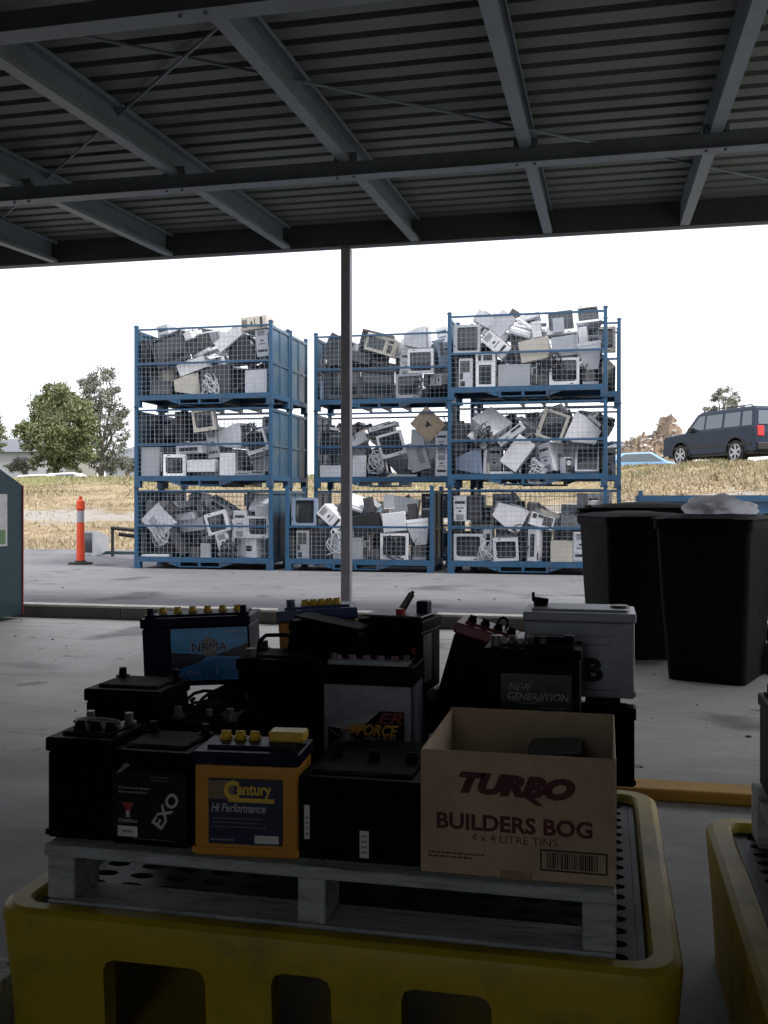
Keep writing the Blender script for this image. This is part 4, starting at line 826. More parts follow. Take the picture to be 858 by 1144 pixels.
# ================================================================== SPILL BUNDS
def bund(x0, x1, y0, y1, label, grp):
    H_ = .32; r = empty('spill_bund', (x0, y0, 0), label=label, cat='spill bund', group=grp)
    w, d = x1 - x0, y1 - y0
    def rr(x0, x1, y0, y1, rad, z):
        pts = []
        for cx_, cy_, a0 in ((x1 - rad, y1 - rad, 0), (x0 + rad, y1 - rad, 90), (x0 + rad, y0 + rad, 180), (x1 - rad, y0 + rad, 270)):
            for a in range(0, 91, 10): t = R(a0 + a); pts.append((cx_ + rad * math.cos(t), cy_ + rad * math.sin(t), z))
        return pts
    secs = [rr(.02, w - .02, .02, d - .02, .08, 0.0), rr(.012, w - .012, .012, d - .012, .08, .15), rr(0, w, 0, d, .08, H_ - .02), rr(.004, w - .004, .004, d - .004, .078, H_ - .008), rr(.016, w - .016, .016, d - .016, .068, H_),
            rr(.050, w - .050, .042, d - .050, .045, H_), rr(.056, w - .056, .048, d - .056, .042, H_ - .006), rr(.060, w - .060, .052, d - .060, .04, H_ - .03), rr(.064, w - .064, .056, d - .064, .04, .05)]
    n = len(secs[0]); q = MB(); vs = [p for s_ in secs for p in s_]
    fs = [(k * n + i, k * n + (i + 1) % n, (k + 1) * n + (i + 1) % n, (k + 1) * n + i) for k in range(len(secs) - 1) for i in range(n)]
    fs += [tuple(range(n - 1, -1, -1)), tuple(range((len(secs) - 1) * n, len(secs) * n))]
    q.add(vs, fs)
    o = q.build('tank', M['yellowpoly'], r)
    # fork pockets cut in the long sides
    cut = []
    for (a, b_, zt, dep) in ((.240, .440, .242, .075), (.565, .675, .252, .10), (.80, .955, .250, .075)):
        k_ = w / 1.27
        for yy in (-.05, d + .05):
            c = MB(); s_ = 1 if yy < 0 else -1
            c.bbox(a * k_, b_ * k_, min(yy, yy + s_ * (dep + .05)), max(yy, yy + s_ * (dep + .05)), -.05, zt, .022)
            co_ = c.build('cutter', M['yellowpoly'], r); cut.append(co_)
            bo_ = o.modifiers.new('b', 'BOOLEAN'); bo_.object = co_; bo_.operation = 'DIFFERENCE'; bo_.solver = 'EXACT'
    bpy.context.view_layer.update()
    me = bpy.data.meshes.new_from_object(o.evaluated_get(bpy.context.evaluated_depsgraph_get()))
    o.modifiers.clear(); o.data = me
    for c in cut: bpy.data.objects.remove(c)
    autosmooth(o, 32)
    # perforated grating
    gx0, gx1, gy0, gy1 = .066, w - .066, .058, d - .066
    cw, ch = .078, .052; nx = int((gx1 - gx0 - .03) / cw); ny = int((gy1 - gy0 - .03) / ch)
    cw = (gx1 - gx0 - .02) / nx; ch = (gy1 - gy0 - .02) / ny
    q = MB(); top = H_ - .02
    for i in range(nx):
        for j in range(ny):
            cx_ = gx0 + .01 + cw * (i + .5); cy_ = gy0 + .01 + ch * (j + .5)
            ang = [R(a) for a in range(0, 360, 30)]; ring = []; outer = []
            for a in ang:
                ca_, sa_ = math.cos(a), math.sin(a); ring.append((cx_ + .026 * ca_, cy_ + .016 * sa_))
                k_ = min((cw / 2) / abs(ca_) if abs(ca_) > 1e-6 else 9, (ch / 2) / abs(sa_) if abs(sa_) > 1e-6 else 9)
                outer.append((cx_ + k_ * ca_, cy_ + k_ * sa_))
            vs = [(x, y, top) for x, y in outer] + [(x, y, top) for x, y in ring] + [(x, y, top - .02) for x, y in ring]
            n_ = 12; fs = []
            for t in range(n_): u = (t + 1) % n_; fs += [(t, u, n_ + u, n_ + t), (n_ + t, n_ + u, 2 * n_ + u, 2 * n_ + t)]
            q.add(vs, fs)
            # corners of the cell
            for sx in (-1, 1):
                for sy in (-1, 1):
                    A = min(((x, y) for x, y in outer if (x - cx_) * sx > 0 and (y - cy_) * sy > 0), key=lambda p_: abs(abs(p_[0] - cx_) - cw / 2) * 1 + 0)
                    c1 = [(x, y) for x, y in outer if (x - cx_) * sx > 1e-6 and (y - cy_) * sy > 1e-6]
                    c1.sort(key=lambda p_: -abs(p_[1] - cy_))
                    q.add([(c1[0][0], c1[0][1], top), (cx_ + sx * cw / 2, cy_ + sy * ch / 2, top), (c1[-1][0], c1[-1][1], top)], [(0, 1, 2)])
    q.box(gx0 - .004, gx0 + .009, gy0, gy1, top - .02, top + .001); q.box(gx1 - .009, gx1 + .004, gy0, gy1, top - .02, top + .001)
    q.box(gx0 + .0095, gx1 - .0095, gy0 - .002, gy0 + .0095, top - .02, top + .001); q.box(gx0 + .0095, gx1 - .0095, gy1 - .0095, gy1 + .002, top - .02, top + .001)
    q.build('grating', M['grate'], r)
    return r
BX0, BX1, BY0, BY1 = -1.165, .13, 1.68, 2.75
bund(BX0, BX1, BY0, BY1, 'yellow plastic spill bund under the pallet of car batteries', 'yellow spill bunds on the slab')
bund(.235, 1.50, 1.30, 2.57, 'yellow plastic spill bund beside the battery one, cut by the frame edge', 'yellow spill bunds on the slab')

# ================================================================== PALLETS
def pallet(x0, y0, z0, w, d, label, H_=.125):
    r = empty('timber_pallet', (x0, y0, z0), label=label, cat='pallet', group='timber pallets')
    rr = random.Random(3)
    bt = .022
    n = 7; bw = .105; gap = (d - n * bw) / (n - 1)
    for i in range(n):
        yy = i * (bw + gap); q = MB(); s_ = rr.uniform(-.007, .007)
        q.bbox(0 + s_, w + s_, yy, yy + bw, H_ - bt, H_, .003, seg=1); db = q.build('deck_board', M['pallet'], r)
        q = MB()
        for nx_ in (.03, w / 2 - .015, w / 2 + .012, w - .03):
            for ny_ in (.03, .075): q.cyl((nx_ + rr.uniform(-.006, .006), yy + ny_, H_ - .001), (nx_, yy + ny_, H_ + .0008), .0042, n=8)
        q.build('nail_heads', M['lead'], db)
    for i, xx in enumerate((0, w / 2 - .032, w - .062)):
        for yy in (.004, d / 2 - .05, d - .104):
            q = MB(); q.bbox(xx + .002, xx + (.060 if i != 1 else .055), yy, yy + .10, bt + .001, H_ - bt - .001, .003, seg=1)
            q.build('block', M['pallet'], r)
    for yy in (.002, d / 2 - .05, d - .106):
        q = MB(); q.bbox(0.003, w - .003, yy, yy + .105, 0, bt, .003, seg=1); q.build('bottom_board', M['pallet'], r)
    return r
PZ = .430
pallet(-1.068, 1.73, PZ - .129, 1.088, .955, 'weathered pale painted pallet carrying the car batteries on the bund', .129)
pallet(-2.42, 1.02, .0, 1.22, .86, 'bare pallet on the slab beside the yellow battery bund')
pallet(.338, 1.42, .302, 1.05, 1.08, 'pallet standing on the second yellow bund at the frame edge')

# ================================================================== BATTERIES
bcount = 0
def battery(px0, px1, V, z0, h, d, label, case='black', lid='black', caps=0, capm='yellowcap', yaw=0, roll=0, pitch=0, term='lead', strap=False, lidh=.028, termpos='ends', capx=None, capy=-.02, dusty=True, cat='car battery', x01=None, vents=True, ribs=False):
    if x01: x0, x1 = x01
    else: x0, x1 = UX(px0, V), UX(px1, V)
    w = x1 - x0
    r = empty('car_battery', ((x0 + x1) / 2, V + d / 2, z0 + .0), (R(pitch), R(roll), R(yaw)), label, cat, 'old car batteries piled on the pallet')
    q = MB(); q.bbox(-w / 2 + .004, w / 2 - .004, -d / 2 + .004, d / 2 - .004, 0, h - lidh - .001, .005)
    q.box(-w / 2 + .001, w / 2 - .001, -d / 2 + .001, -d / 2 + .0038, .006, .018); 
    if ribs:
        for i in range(5): q.box(w / 2 - .06 + i * .011, w / 2 - .055 + i * .011, -d / 2 + .0015, -d / 2 + .0045, .02, h - lidh - .01)
    q.build('case', M[case], r)
    q = MB(); q.bbox(-w / 2, w / 2, -d / 2, d / 2, h - lidh, h, .004, M[lid])
    q.bbox(-w / 2 + .02, w / 2 - .02, -d / 2 + .03, d / 2 - .02, h - .001, h + .006, .003, M['blacktop'] if (dusty and lid == 'black') else M[lid])
    q.build('lid', None, r)
    n_ = caps
    for i in range(n_):
        a, b_ = capx if capx else (-.32, .32)
        xx = w * (a + (b_ - a) * i / max(1, n_ - 1))
        c = MB(); c.cyl((xx, capy, h + .006), (xx, capy, h + .012), .0125, n=14); c.cyl((xx, capy, h + .012), (xx, capy, h + .019), .011, .0095, n=8); c.box(xx - .009, xx + .009, capy - .002, capy + .002, h + .0185, h + .022)
        c.build('cap', M[capm], r)
    tp = ((-w / 2 + .025, d / 2 - .03), (w / 2 - .025, d / 2 - .03)) if termpos == 'ends' else ((-w / 2 + .022, -d / 2 + .03), (w / 2 - .022, -d / 2 + .03)) if termpos == 'front' else ()
    for tx, ty in tp:
        c = MB(); c.cyl((tx, ty, h), (tx, ty, h + .008), .016, n=14); c.cyl((tx, ty, h + .008), (tx, ty, h + .026), .0095, .0085, n=14); c.build('terminal', M[term], r, smooth=False)
    if strap:
        c = MB(); pts = [(-w * .40, d * .1, h + .0), (-w * .38, d * .1, h + .03), (-w * .30, d * .1, h + .045), (-w * .05, d * .12, h + .047), (w * .02, d * .12, h + .04), (w * .04, d * .12, h + .004)]
        c.tube(pts, .005, 8); c.build('carry_handle', M['black'], r)
    r['w'] = w; r['h'] = h; r['d'] = d
    del r['w'], r['h'], r['d']
    return r, w, h, d
def panel(r, name, d, x0, x1, z0, z1, m, off=.0015, th=.0012):
    q = MB(); q.box(x0, x1, -d / 2 - off, -d / 2 - off + th, z0, z1); o = q.build(name, m, r); return o
def lines(par, y, x0, x1, z, n, dz, m, hh=.0016, seed=1, name='small_print'):
    rr = random.Random(seed); q = MB()
    for i in range(n):
        x = x0; end = x1 - rr.uniform(0, .3) * (x1 - x0)
        while x < end:
            l = rr.uniform(.003, .010); q.box(x, min(x + l, end), y - .0004, y, z - i * dz - hh, z - i * dz); x += l + .0018
    q.build(name, m, par)

Z1 = PZ
# front row, standing on the deck
r, w, h, d = battery(50, 121, 1.765, Z1, .2, .165, 'plain black car battery at the pallet corner with a loose cable on top', caps=3, capm='black', capx=(-.2, .3))
q = MB(); pts = [(w * .1 + .05 * math.cos(t) , -.02 + .035 * math.sin(t), h + .012 + .010 * math.sin(t * .5)) for t in [i * .35 for i in range(11)]]; q.tube(pts, .0035, 6)
q.build('loose_cable', M['greyink'], r)
r, w, h, d = battery(122.5, 211, 1.76, Z1, .185, .17, 'black car battery with a small red emblem and diagonal white logo', caps=0, term='black')
L_ = panel(r, 'front_label', d, -w * .46, w * .46, .02, h * .80, M['blacklabel'])
y = -d / 2 - .0019
lines(L_, y, -w * .38, w * .05, h * .62, 2, .008, M['greyink'], .0035, 4, 'heading'); lines(L_, y, w * .02, w * .32, h * .74, 2, .006, M['greyink'], .001, 5)
q = MB(); q.prism([(-w * .34, h * .46), (-w * .18, h * .46), (-w * .23, h * .38), (-w * .23, h * .30), (-w * .29, h * .30), (-w * .29, h * .38)], y - .0004, y, M['redink']); q.box(-w * .28, -w * .24, y - .0008, y - .0005, h * .305, h * .37, M['silverink']); q.build('emblem', None, L_)
text('FORMULA', -w * .26, y, h * .265, w * .24, .007, M['silverink'], L_, .01)
q = MB(); q.box(-w * .39, -w * .14, y - .0004, y, h * .10, h * .21, M['white']); q.box(-w * .33, -w * .2, y - .0008, y - .0005, h * .14, h * .17, M['greyink']); q.build('sticker', None, L_)
text('EXO', w * .22, y - .0002, h * .40, .075, .026, M['silverink'], L_, .03, 0, R(-58))
lines(L_, y, -w * .2, w * .4, h * .09, 1, .006, M['greyink'], .001, 8)
q = MB(); q.prism([(-w * .40, h * .76), (-w * .30, h * .87), (-w * .22, h * .86), (-w * .34, h * .78)], -d / 2 - .0035, -d / 2 - .0016); q.build('torn_tape', M['greyink'], r)

r, w, h, d = battery(213, 330, 1.745, Z1, .197, .13, 'yellow car battery with dark blue lid and navy label', case='yellowcase', lid='navy', caps=3, capx=(-.30, -.02), capy=.02, termpos='none', lidh=.024, dusty=False, yaw=5)
c = MB(); c.bbox(w * .13, w * .47, .0, .045, h + .006, h + .026, .004, M['yellowcap']); c.build('terminal_cover', None, r)
L_ = panel(r, 'front_label', d, -w * .34, w * .34, .026, h * .755, M['navylabel']); y = -d / 2 - .0018
q = MB(); q.box(-w * .335, -w * .10, y - .0003, y, h * .56, h * .735); q.build('colour_block', M['taninklabel'], L_)
q = MB(); q.box(-w * .155, w * .27, y - .0007, y - .0003, h * .535, h * .575); q.build('underline', M['yellowink'], L_)
text('C', -w * .125, y - .001, h * .65, .030, .036, M['yellowink'], L_, .05)
text('entury', w * .085, y - .001, h * .638, .066, .027, M['yellowink'], L_, .03)
text('Hi Performance', -w * .06, y - .0006, h * .48, .105, .0165, M['silverink'], L_, .015, .25)
lines(L_, y, -w * .30, w * .2, h * .38, 3, .008, M['greyink'], .0012, 3); lines(L_, y, -w * .32, -w * .05, h * .18, 1, .008, M['greyink'], .003, 5)
q = MB(); q.box(w * .09, w * .31, y - .0005, y, h * .15, h * .225); q.build('date_sticker', M['white'], L_)

r, w, h, d = battery(332, 470, 1.765, Z1, .155, .30, 'large low black battery with two small white stickers between yellow battery and carton', caps=3, capm='black', lidh=.03, termpos='ends')
for (a, b_, z0_, z1_) in ((340, 346, 937, 899), (402, 412, 958, 928)):
    xa, xb = UX(a, 1.765), UX(b_, 1.765); xc = r.location.x
    za, zb = ZZ(a, z0_, 1.765) - Z1, ZZ(a, z1_, 1.765) - Z1
    q = MB(); q.box(xa - xc, xb - xc, -d / 2 - .001, -d / 2 + .0005, za, zb, M['white'])
    for i in range(4): q.box(xa - xc + .003, xb - xc - .003, -d / 2 - .0014, -d / 2 - .0011, za + .008 + i * .010, za + .012 + i * .010, M['greyink'])
    q.build('sticker', None, r)

# second row
battery(93, 178, 2.03, Z1, .245, .17, 'tall plain black battery standing behind the one with the loose cable', caps=0, term='black')
r, w, h, d = battery(182, 262, 2.02, Z1, .185, .20, 'black battery with grimy terminals below the blue labelled one', caps=4, capm='black', termpos='front')
q = MB()
for k in range(3):
    a0 = random.uniform(0, 3); pts = [(.05 * math.cos(t + a0) * (1 + k * .3), .03 + .05 * math.sin(t * 1.1 + a0), h + .012 + .012 * (1 + math.sin(t * 2))) for t in [i * .4 for i in range(10)]]
    q.tube(pts, .004, 6)
q.build('loose_cable', M['blacktop'], r)
q = MB(); q.box(w * .2, w * .42, -d * .3, -d * .1, h + .004, h + .012); q.cyl((w * .05, -d * .3, h + .004), (w * .05, -d * .3, h + .02), .008, n=8); q.build('cable_clamp', M['lead'], r)
r, w, h, d = battery(263, 357, 2.27, Z1, .285, .17, 'plain black battery with folded carry handle beside the grey one', caps=0, strap=True, termpos='ends')
q = MB(); q.cyl((-w * .36, -d / 2 + .03, h), (-w * .36, -d / 2 + .03, h + .022), .012, n=12); q.build('terminal', M['lead'], r)
r, w, h, d = battery(359, 461, 2.30, Z1, .272, .16, 'grey car battery with black lid and orange lettering on its label', case='greycase', lid='black', caps=5, capm='purplecap', capx=(-.36, .28), capy=-.045, termpos='front', lidh=.045, dusty=True)
q = MB(); q.bbox(-w / 2 + .012, w / 2 - .012, -d / 2 + .012, -d / 2 + .05, h, h + .012, .003); q.build('filler_rail', M['palegrey'], r)
y = -d / 2 - .0012
q = MB(); zb = h * .18
q.prism([(-w * .42, zb + .075), (w * .16, zb + .118), (w * .41, zb + .118), (w * .41, 0.01), (-w * .42, .01)], y, y + .0014, M['blacklabel'])
L_ = q.build('front_label', None, r)
q = MB(); q.prism([(-w * .42, zb + .076), (w * .14, zb + .116), (w * .02, zb + .092), (-w * .12, zb + .067)], y - .0004, y - .0001, M['silverink']); q.prism([(-w * .30, zb + .066), (-w * .12, zb + .084), (-.0, zb + .078), (-w * .1, zb + .062)], y - .0008, y - .0005, M['orangeink']); q.build('light_beam', None, L_)
text('ER', w * .26, y - .0009, zb + .101, .062, .026, M['redink'], L_, .02, .3)
text('FORCE', w * .12, y - .0012, zb + .072, .105, .029, M['orangeink'], L_, .04, .35)
text('FORCE', w * .125, y - .0014, zb + .0725, .098, .022, M['yellowink'], L_, .0, .35)
text('HEAVY DUTY', w * .15, y - .0009, zb + .051, .080, .010, M['pinkink'], L_, .03, .3)
q = MB()
for a, b_ in (((-w * .40, zb + .068), (-w * .10, zb + .028)), ((-w * .38, zb + .030), (-w * .30, zb + .046)), ((-w * .30, zb + .046), (-w * .18, zb + .026))):
    q.cyl((a[0], y - .0006, a[1]), (b_[0], y - .0006, b_[1]), .0009, n=5)
q.build('outline_triangle', M['silverink'], L_)
lines(L_, y, -w * .12, w * .12, zb + .034, 3, .007, M['greyink'], .002, 7)
q = MB(); q.box(w * .14, w * .38, y - .0005, y, zb + .004, zb + .017); q.build('date_sticker', M['greyink'], L_)

# lower layer at the back of the pallet that carries the upper batteries
zl = .165
battery(0, 0, 2.44, Z1, zl, .235, 'low black battery hidden under the blue labelled one', x01=(-1.03, -.74), termpos='none', cat='car battery')
battery(0, 0, 2.46, Z1, zl, .215, 'low black battery under the yellow and blue one at the back', x01=(-.735, -.46), termpos='none')
battery(0, 0, 2.48, Z1, zl, .195, 'low black battery under the one with the red terminal cap', x01=(-.455, -.235), termpos='none')
battery(0, 0, 2.46, Z1, .14, .215, 'low black battery under the leaning red topped one', x01=(-.230, -.055), termpos='none')
battery(0, 0, 2.44, Z1, .185, .24, 'black battery under the pale grey one at the back corner', x01=(-.05, .035 + .0), termpos='none')
r, w, h, d = battery(649, 711, 2.37, Z1, .185, .06, 'narrow black battery in the gap behind the carton, at the pallet edge', termpos='none')
battery(0, 0, 2.20, Z1, .135, .155, 'low black battery behind the carton under the one with the oval logo', x01=(-.235, .02), termpos='none')

# upper layer
r, w, h, d = battery(157, 273, 2.47, Z1 + zl + .008, .185, .17, 'dark blue battery with blue landscape label and yellow caps', case='navy', lid='navy', caps=6, capx=(-.36, .34), capy=.0, yaw=10, roll=-2.5, termpos='front', lidh=.026, term='navy', dusty=False)
L_ = panel(r, 'front_label', d, -w * .22, w * .475, .016, h * .84, M['bluelabel']); y = -d / 2 - .0018
q = MB()
q.prism([(-w * .22, h * .50), (-w * .02, h * .47), (w * .12, h * .44), (w * .02, h * .34), (-w * .22, h * .22)], y - .0003, y, M['hillink'])
q.prism([(w * .16, h * .44), (w * .475, h * .60), (w * .475, h * .40)], y - .0003, y, M['hillink'])
q.prism([(-w * .22, h * .215), (w * .02, h * .335), (w * .16, h * .40), (w * .475, h * .38), (w * .475, h * .10), (-w * .22, h * .09)], y - .0003, y, M['seaink'])
q.build('landscape_print', None, L_)
q = MB(); q.cyl((w * .13, y - .0004, h * .56), (w * .13, y - .0007, h * .56), .026, n=24); q.build('emblem_disc', M['greyink'], L_)
q = MB(); q.bbox(w * .13 - .054, w * .13 + .054, y - .0011, y - .0009, h * .565 - .019, h * .565 + .019, .00008, M['silverink'], seg=1) if False else None
text('NRMA', w * .13, y - .0010, h * .565, .102, .030, M['silverink'], L_, .035)
text('NRMA', w * .13, y - .0014, h * .565, .095, .024, M['blueinklabel'], L_, .0)
text('Plus', -w * .02, y - .0009, h * .20, .040, .011, M['silverink'], L_, .0, .3); text('2', w * .19, y - .0009, h * .22, .009, .017, M['silverink'], L_, .01)
lines(L_, y - .0004, w * .28, w * .44, h * .79, 1, .006, M['silverink'], .002, 2); lines(L_, y - .0004, w * .02, w * .18, h * .72, 1, .006, M['greyink'], .0015, 3)

r, w, h, d = battery(308, 395, 2.52, Z1 + zl + .012, .205, .13, 'yellow battery with blue lid and yellow caps at the back of the pile', case='yellowcase', lid='bluelid', caps=5, capx=(-.15, .25), capy=.0, yaw=16, roll=-3, termpos='none', lidh=.030, dusty=False)
q = MB(); q.cyl((-w * .33, 0, h), (-w * .33, 0, h + .024), .012, n=12); q.build('terminal', M['bluelid'], r)
r, w, h, d = battery(316, 398, 2.38, Z1 + zl + .075, .115, .12, 'black battery tipped sideways in front of the yellow and blue one', caps=0, roll=9, yaw=-6, termpos='none')
q = MB(); q.bbox(-w * .47, w * .46, -d / 2 + .01, d / 2 - .01, h + .006, h + .012, .003); q.build('dusty_top', M['blacktop'], r)
battery(0, 0, 2.452, Z1, .0001 + .10, .012, 'x', x01=(-.6, -.59)) if False else None
r, w, h, d = battery(403, 478, 2.49, Z1 + zl + .008, .19, .17, 'black battery with a red terminal cap and an upright black clamp', caps=0, termpos='none', yaw=-8)
q = MB(); q.bbox(-w * .46, w * .46, -d * .44, d * .44, h + .004, h + .010, .003); q.build('dusty_top', M['lead'], r)
q = MB(); q.cyl((w * .10, -d * .30, h + .008), (w * .10, -d * .30, h + .026), .013, n=12); q.build('terminal_cap', M['redcap'], r)
q = MB(); q.cyl((w * .0, -.01, h + .008), (w * .18, .0, h + .062), .011, .009, n=10); q.cyl((w * .18, .0, h + .062), (w * .2, 0, h + .068), .005, n=8, material=M['lead']); q.m(M['black']); q.build('cable_clamp', M['black'], r)
q = MB(); q.bbox(w * .24, w * .42, .0, .04, h + .008, h + .042, .004); q.build('terminal_cover', M['navy'], r)
q = MB(); q.box(w * .5 - .002, w * .5 + .0005, -d * .4, -d * .05, .03, h * .8, M['white']); q.box(w * .34, w * .40, -d / 2 - .001, -d / 2 + .001, h * .55, h * .63, M['redcap']); q.build('side_label', None, r)

r, w, h, d = battery(484, 560, 2.50, Z1 + .145, .20, .16, 'leaning black battery with a dark red lid', case='black', lid='redlid', caps=4, capm='black', capx=(-.3, .3), roll=16, termpos='none', lidh=.028, dusty=False, capy=-.03)
q = MB(); q.tube([(.01, .02, h), (.01, .02, h + .025), (.022, .02, h + .035), (.034, .02, h + .025), (.034, .02, h)], .004, 6); q.build('carry_handle', M['navy'], r)

r, w, h, d = battery(584, 711, 2.44, Z1 + .193, .205, .19, 'pale grey battery with ribbed corner and a bold black letter B', case='palegrey', lid='palegrey', caps=0, termpos='none', lidh=.022, ribs=True, dusty=False)
q = MB(); q.cyl((-w * .36, .0, h + .004), (-w * .36, .0, h + .016), .018, n=10); q.cyl((-w * .43, .0, h + .022), (-w * .29, .0, h + .018), .007, n=8); q.cyl((-w * .43, 0, h + .018), (-w * .43, 0, h + .04), .004, n=6); q.build('terminal_clamp', M['black'], r)
q = MB(); q.cyl((w * .36, .0, h + .004), (w * .36, .0, h + .012), .026, .022, n=12); q.build('terminal', M['lead'], r)
q = MB(); q.box(-w * .44, w * .30, -d / 2 + .0005, -d / 2 + .0042, h * .72, h * .735); q.box(-w * .44, w * .30, -d / 2 + .0005, -d / 2 + .0042, h * .62, h * .635); q.build('raised_line', M['greyink'], r)
text('B', w * .13, -d / 2 + .0025, h * .33, .045, .058, M['darkink'], r, .05)
lines(r, -d / 2 + .0028, w * .05, w * .36, h * .10, 1, .006, M['darkink'], .007, 3, 'script_mark')

r, w, h, d = battery(540, 650, 2.215, Z1 + .142, .198, .15, 'black battery with an oval logo reading new generation', caps=3, capm='lead', capx=(-.22, .1), capy=-.02, termpos='none', lidh=.022)
q = MB(); q.cyl((-w * .38, -d * .25, h), (-w * .38, -d * .25, h + .024), .014, n=12); q.build('terminal', M['lead'], r)
q = MB(); q.cyl((w * .0, -.02, h + .014), (w * .36, -.02, h + .014), .008, n=10); q.bbox(w * .30, w * .42, -.035, .0, h + .002, h + .026, .004); q.build('carry_handle', M['black'], r)
L_ = panel(r, 'front_label', d, -w * .32, w * .40, .03, h * .72, M['blacklabel']); y = -d / 2 - .0019
text('NEW', -w * .12, y, h * .575, .050, .0165, M['greyink'], L_, .015, .15); text('GENERATION', w * .06, y, h * .465, .135, .0165, M['greyink'], L_, .012, .15)
q = MB(); pts = [(-w * .06 + .042 * math.cos(t), y - .0002, h * .52 + .026 * math.sin(t)) for t in [i * math.pi / 16 for i in range(-14, 15)]]; q.tube(pts, .0007, 5); q.build('oval_mark', M['greyink'], L_)
lines(L_, y, w * .08, w * .34, h * .35, 1, .006, M['greyink'], .0015, 3)
q = MB(); q.cyl((UX(655, 2.33) - r.location.x, .11, .012), (UX(655, 2.33) - r.location.x, .11, .035), .008, n=8); q.build('brass_clip', M['yellowcap'], r)
# dark battery on the second bund
battery(0, 0, 1.75, .431, .19, .24, 'black battery standing on the second bund at the frame edge', x01=(.40, .66), caps=3, capm='black')
battery(0, 0, 2.24, .431, .215, .24, 'tall black battery at the back corner of the second pallet', x01=(.352, .62), caps=0)

# ---------------------------------------------------------------- open carton
cx0, cx1_, cy0, cy1, chh, th = -.327, .017, 1.752, 2.108, .222, .005
cr = empty('cardboard_carton', ((cx0 + cx1_) / 2, (cy0 + cy1) / 2, PZ), label='open brown cardboard carton printed in maroon standing on the pallet', cat='carton')
w, d = cx1_ - cx0, cy1 - cy0
q = MB()
q.box(-w / 2, w / 2, -d / 2, -d / 2 + th, 0.001, chh); q.box(-w / 2, w / 2, d / 2 - th, d / 2, .001, chh + .004)
q.box(-w / 2, -w / 2 + th, -d / 2 + th, d / 2 - th, .001, chh); q.box(w / 2 - th, w / 2, -d / 2 + th, d / 2 - th, .001, chh + .002); q.box(-w / 2 + th, w / 2 - th, -d / 2 + th, d / 2 - th, .001, .006)
cbody = q.build('carton_body', M['card'], cr)
md = cbody.modifiers.new('soft', 'BEVEL'); md.width = .0015; md.segments = 1
y = -d / 2 - .0005
text('TURBO', -.0, y, chh * .745, w * .60, .040, M['cardink'], cr, .075, .30, R(1.0))
q = MB(); q.prism([(.005, chh * .685), (.025, chh * .685), (.048, chh * .60), (.036, chh * .60)], y - .0003, y); q.build('lettering_tail', M['cardink'], cr)
text('BUILDERS BOG', -.005, y, chh * .435, w * .80, .030, M['cardink'], cr, .035)
text('4 x 4 LITRE TINS', -.004, y, chh * .315, w * .44, .0135, M['cardink'], cr, .0)
q = MB(); bx0, bx1, bz0, bz1 = .042, .158, .020, .058
for a in ((bx0, bx1, bz0, bz0 + .003), (bx0, bx1, bz1 - .003, bz1), (bx0, bx0 + .003, bz0 + .003, bz1 - .003), (bx1 - .003, bx1, bz0 + .003, bz1 - .003)): q.box(a[0], a[1], y - .0003, y, a[2], a[3])
xx = bx0 + .012; rr = random.Random(9)
while xx < bx1 - .016:
    ww = rr.choice((.001, .0018, .003)); q.box(xx, xx + ww, y - .0003, y, bz0 + .005, bz1 - .005); xx += ww + rr.choice((.001, .0016, .0024))
q.build('barcode', M['darkink'], cr)
lines(cr, y, -w * .46, -w * .14, .040, 2, .007, M['cardink'], .003, 4)
q = MB(); q.box(w / 2, w / 2 + .0006, -.08, .12, .10, .15); q.build('side_print', M['orangeink'], cr)
q = MB(); q.box(-.028, .028, -d / 2 - .0006, -d / 2 - .0002, .0, .016); q.build('tape', mat('clear_brown_tape', (.26, .17, .09), .25, .1, 10), cr)
q = MB(); q.box(w / 2 + .0002, w / 2 + .0012, -d / 2 + .002, -d / 2 + .03, .004, chh - .004); q.build('glued_seam', M['card'], cr)
# things inside the carton
tb = empty('drill_battery', ((cx0 + cx1_) / 2 + .06, cy1 - .12, PZ + .15), (R(5), R(-4), 0), 'dark battery pack with grey top resting inside the open carton', 'battery pack')
q = MB(); q.bbox(-.055, .055, -.05, .05, -.14, .028, .004); q.build('body', M['black'], tb); q = MB(); q.bbox(-.05, .05, -.045, .045, .029, .036, .002); q.build('cover', M['lead'], tb)

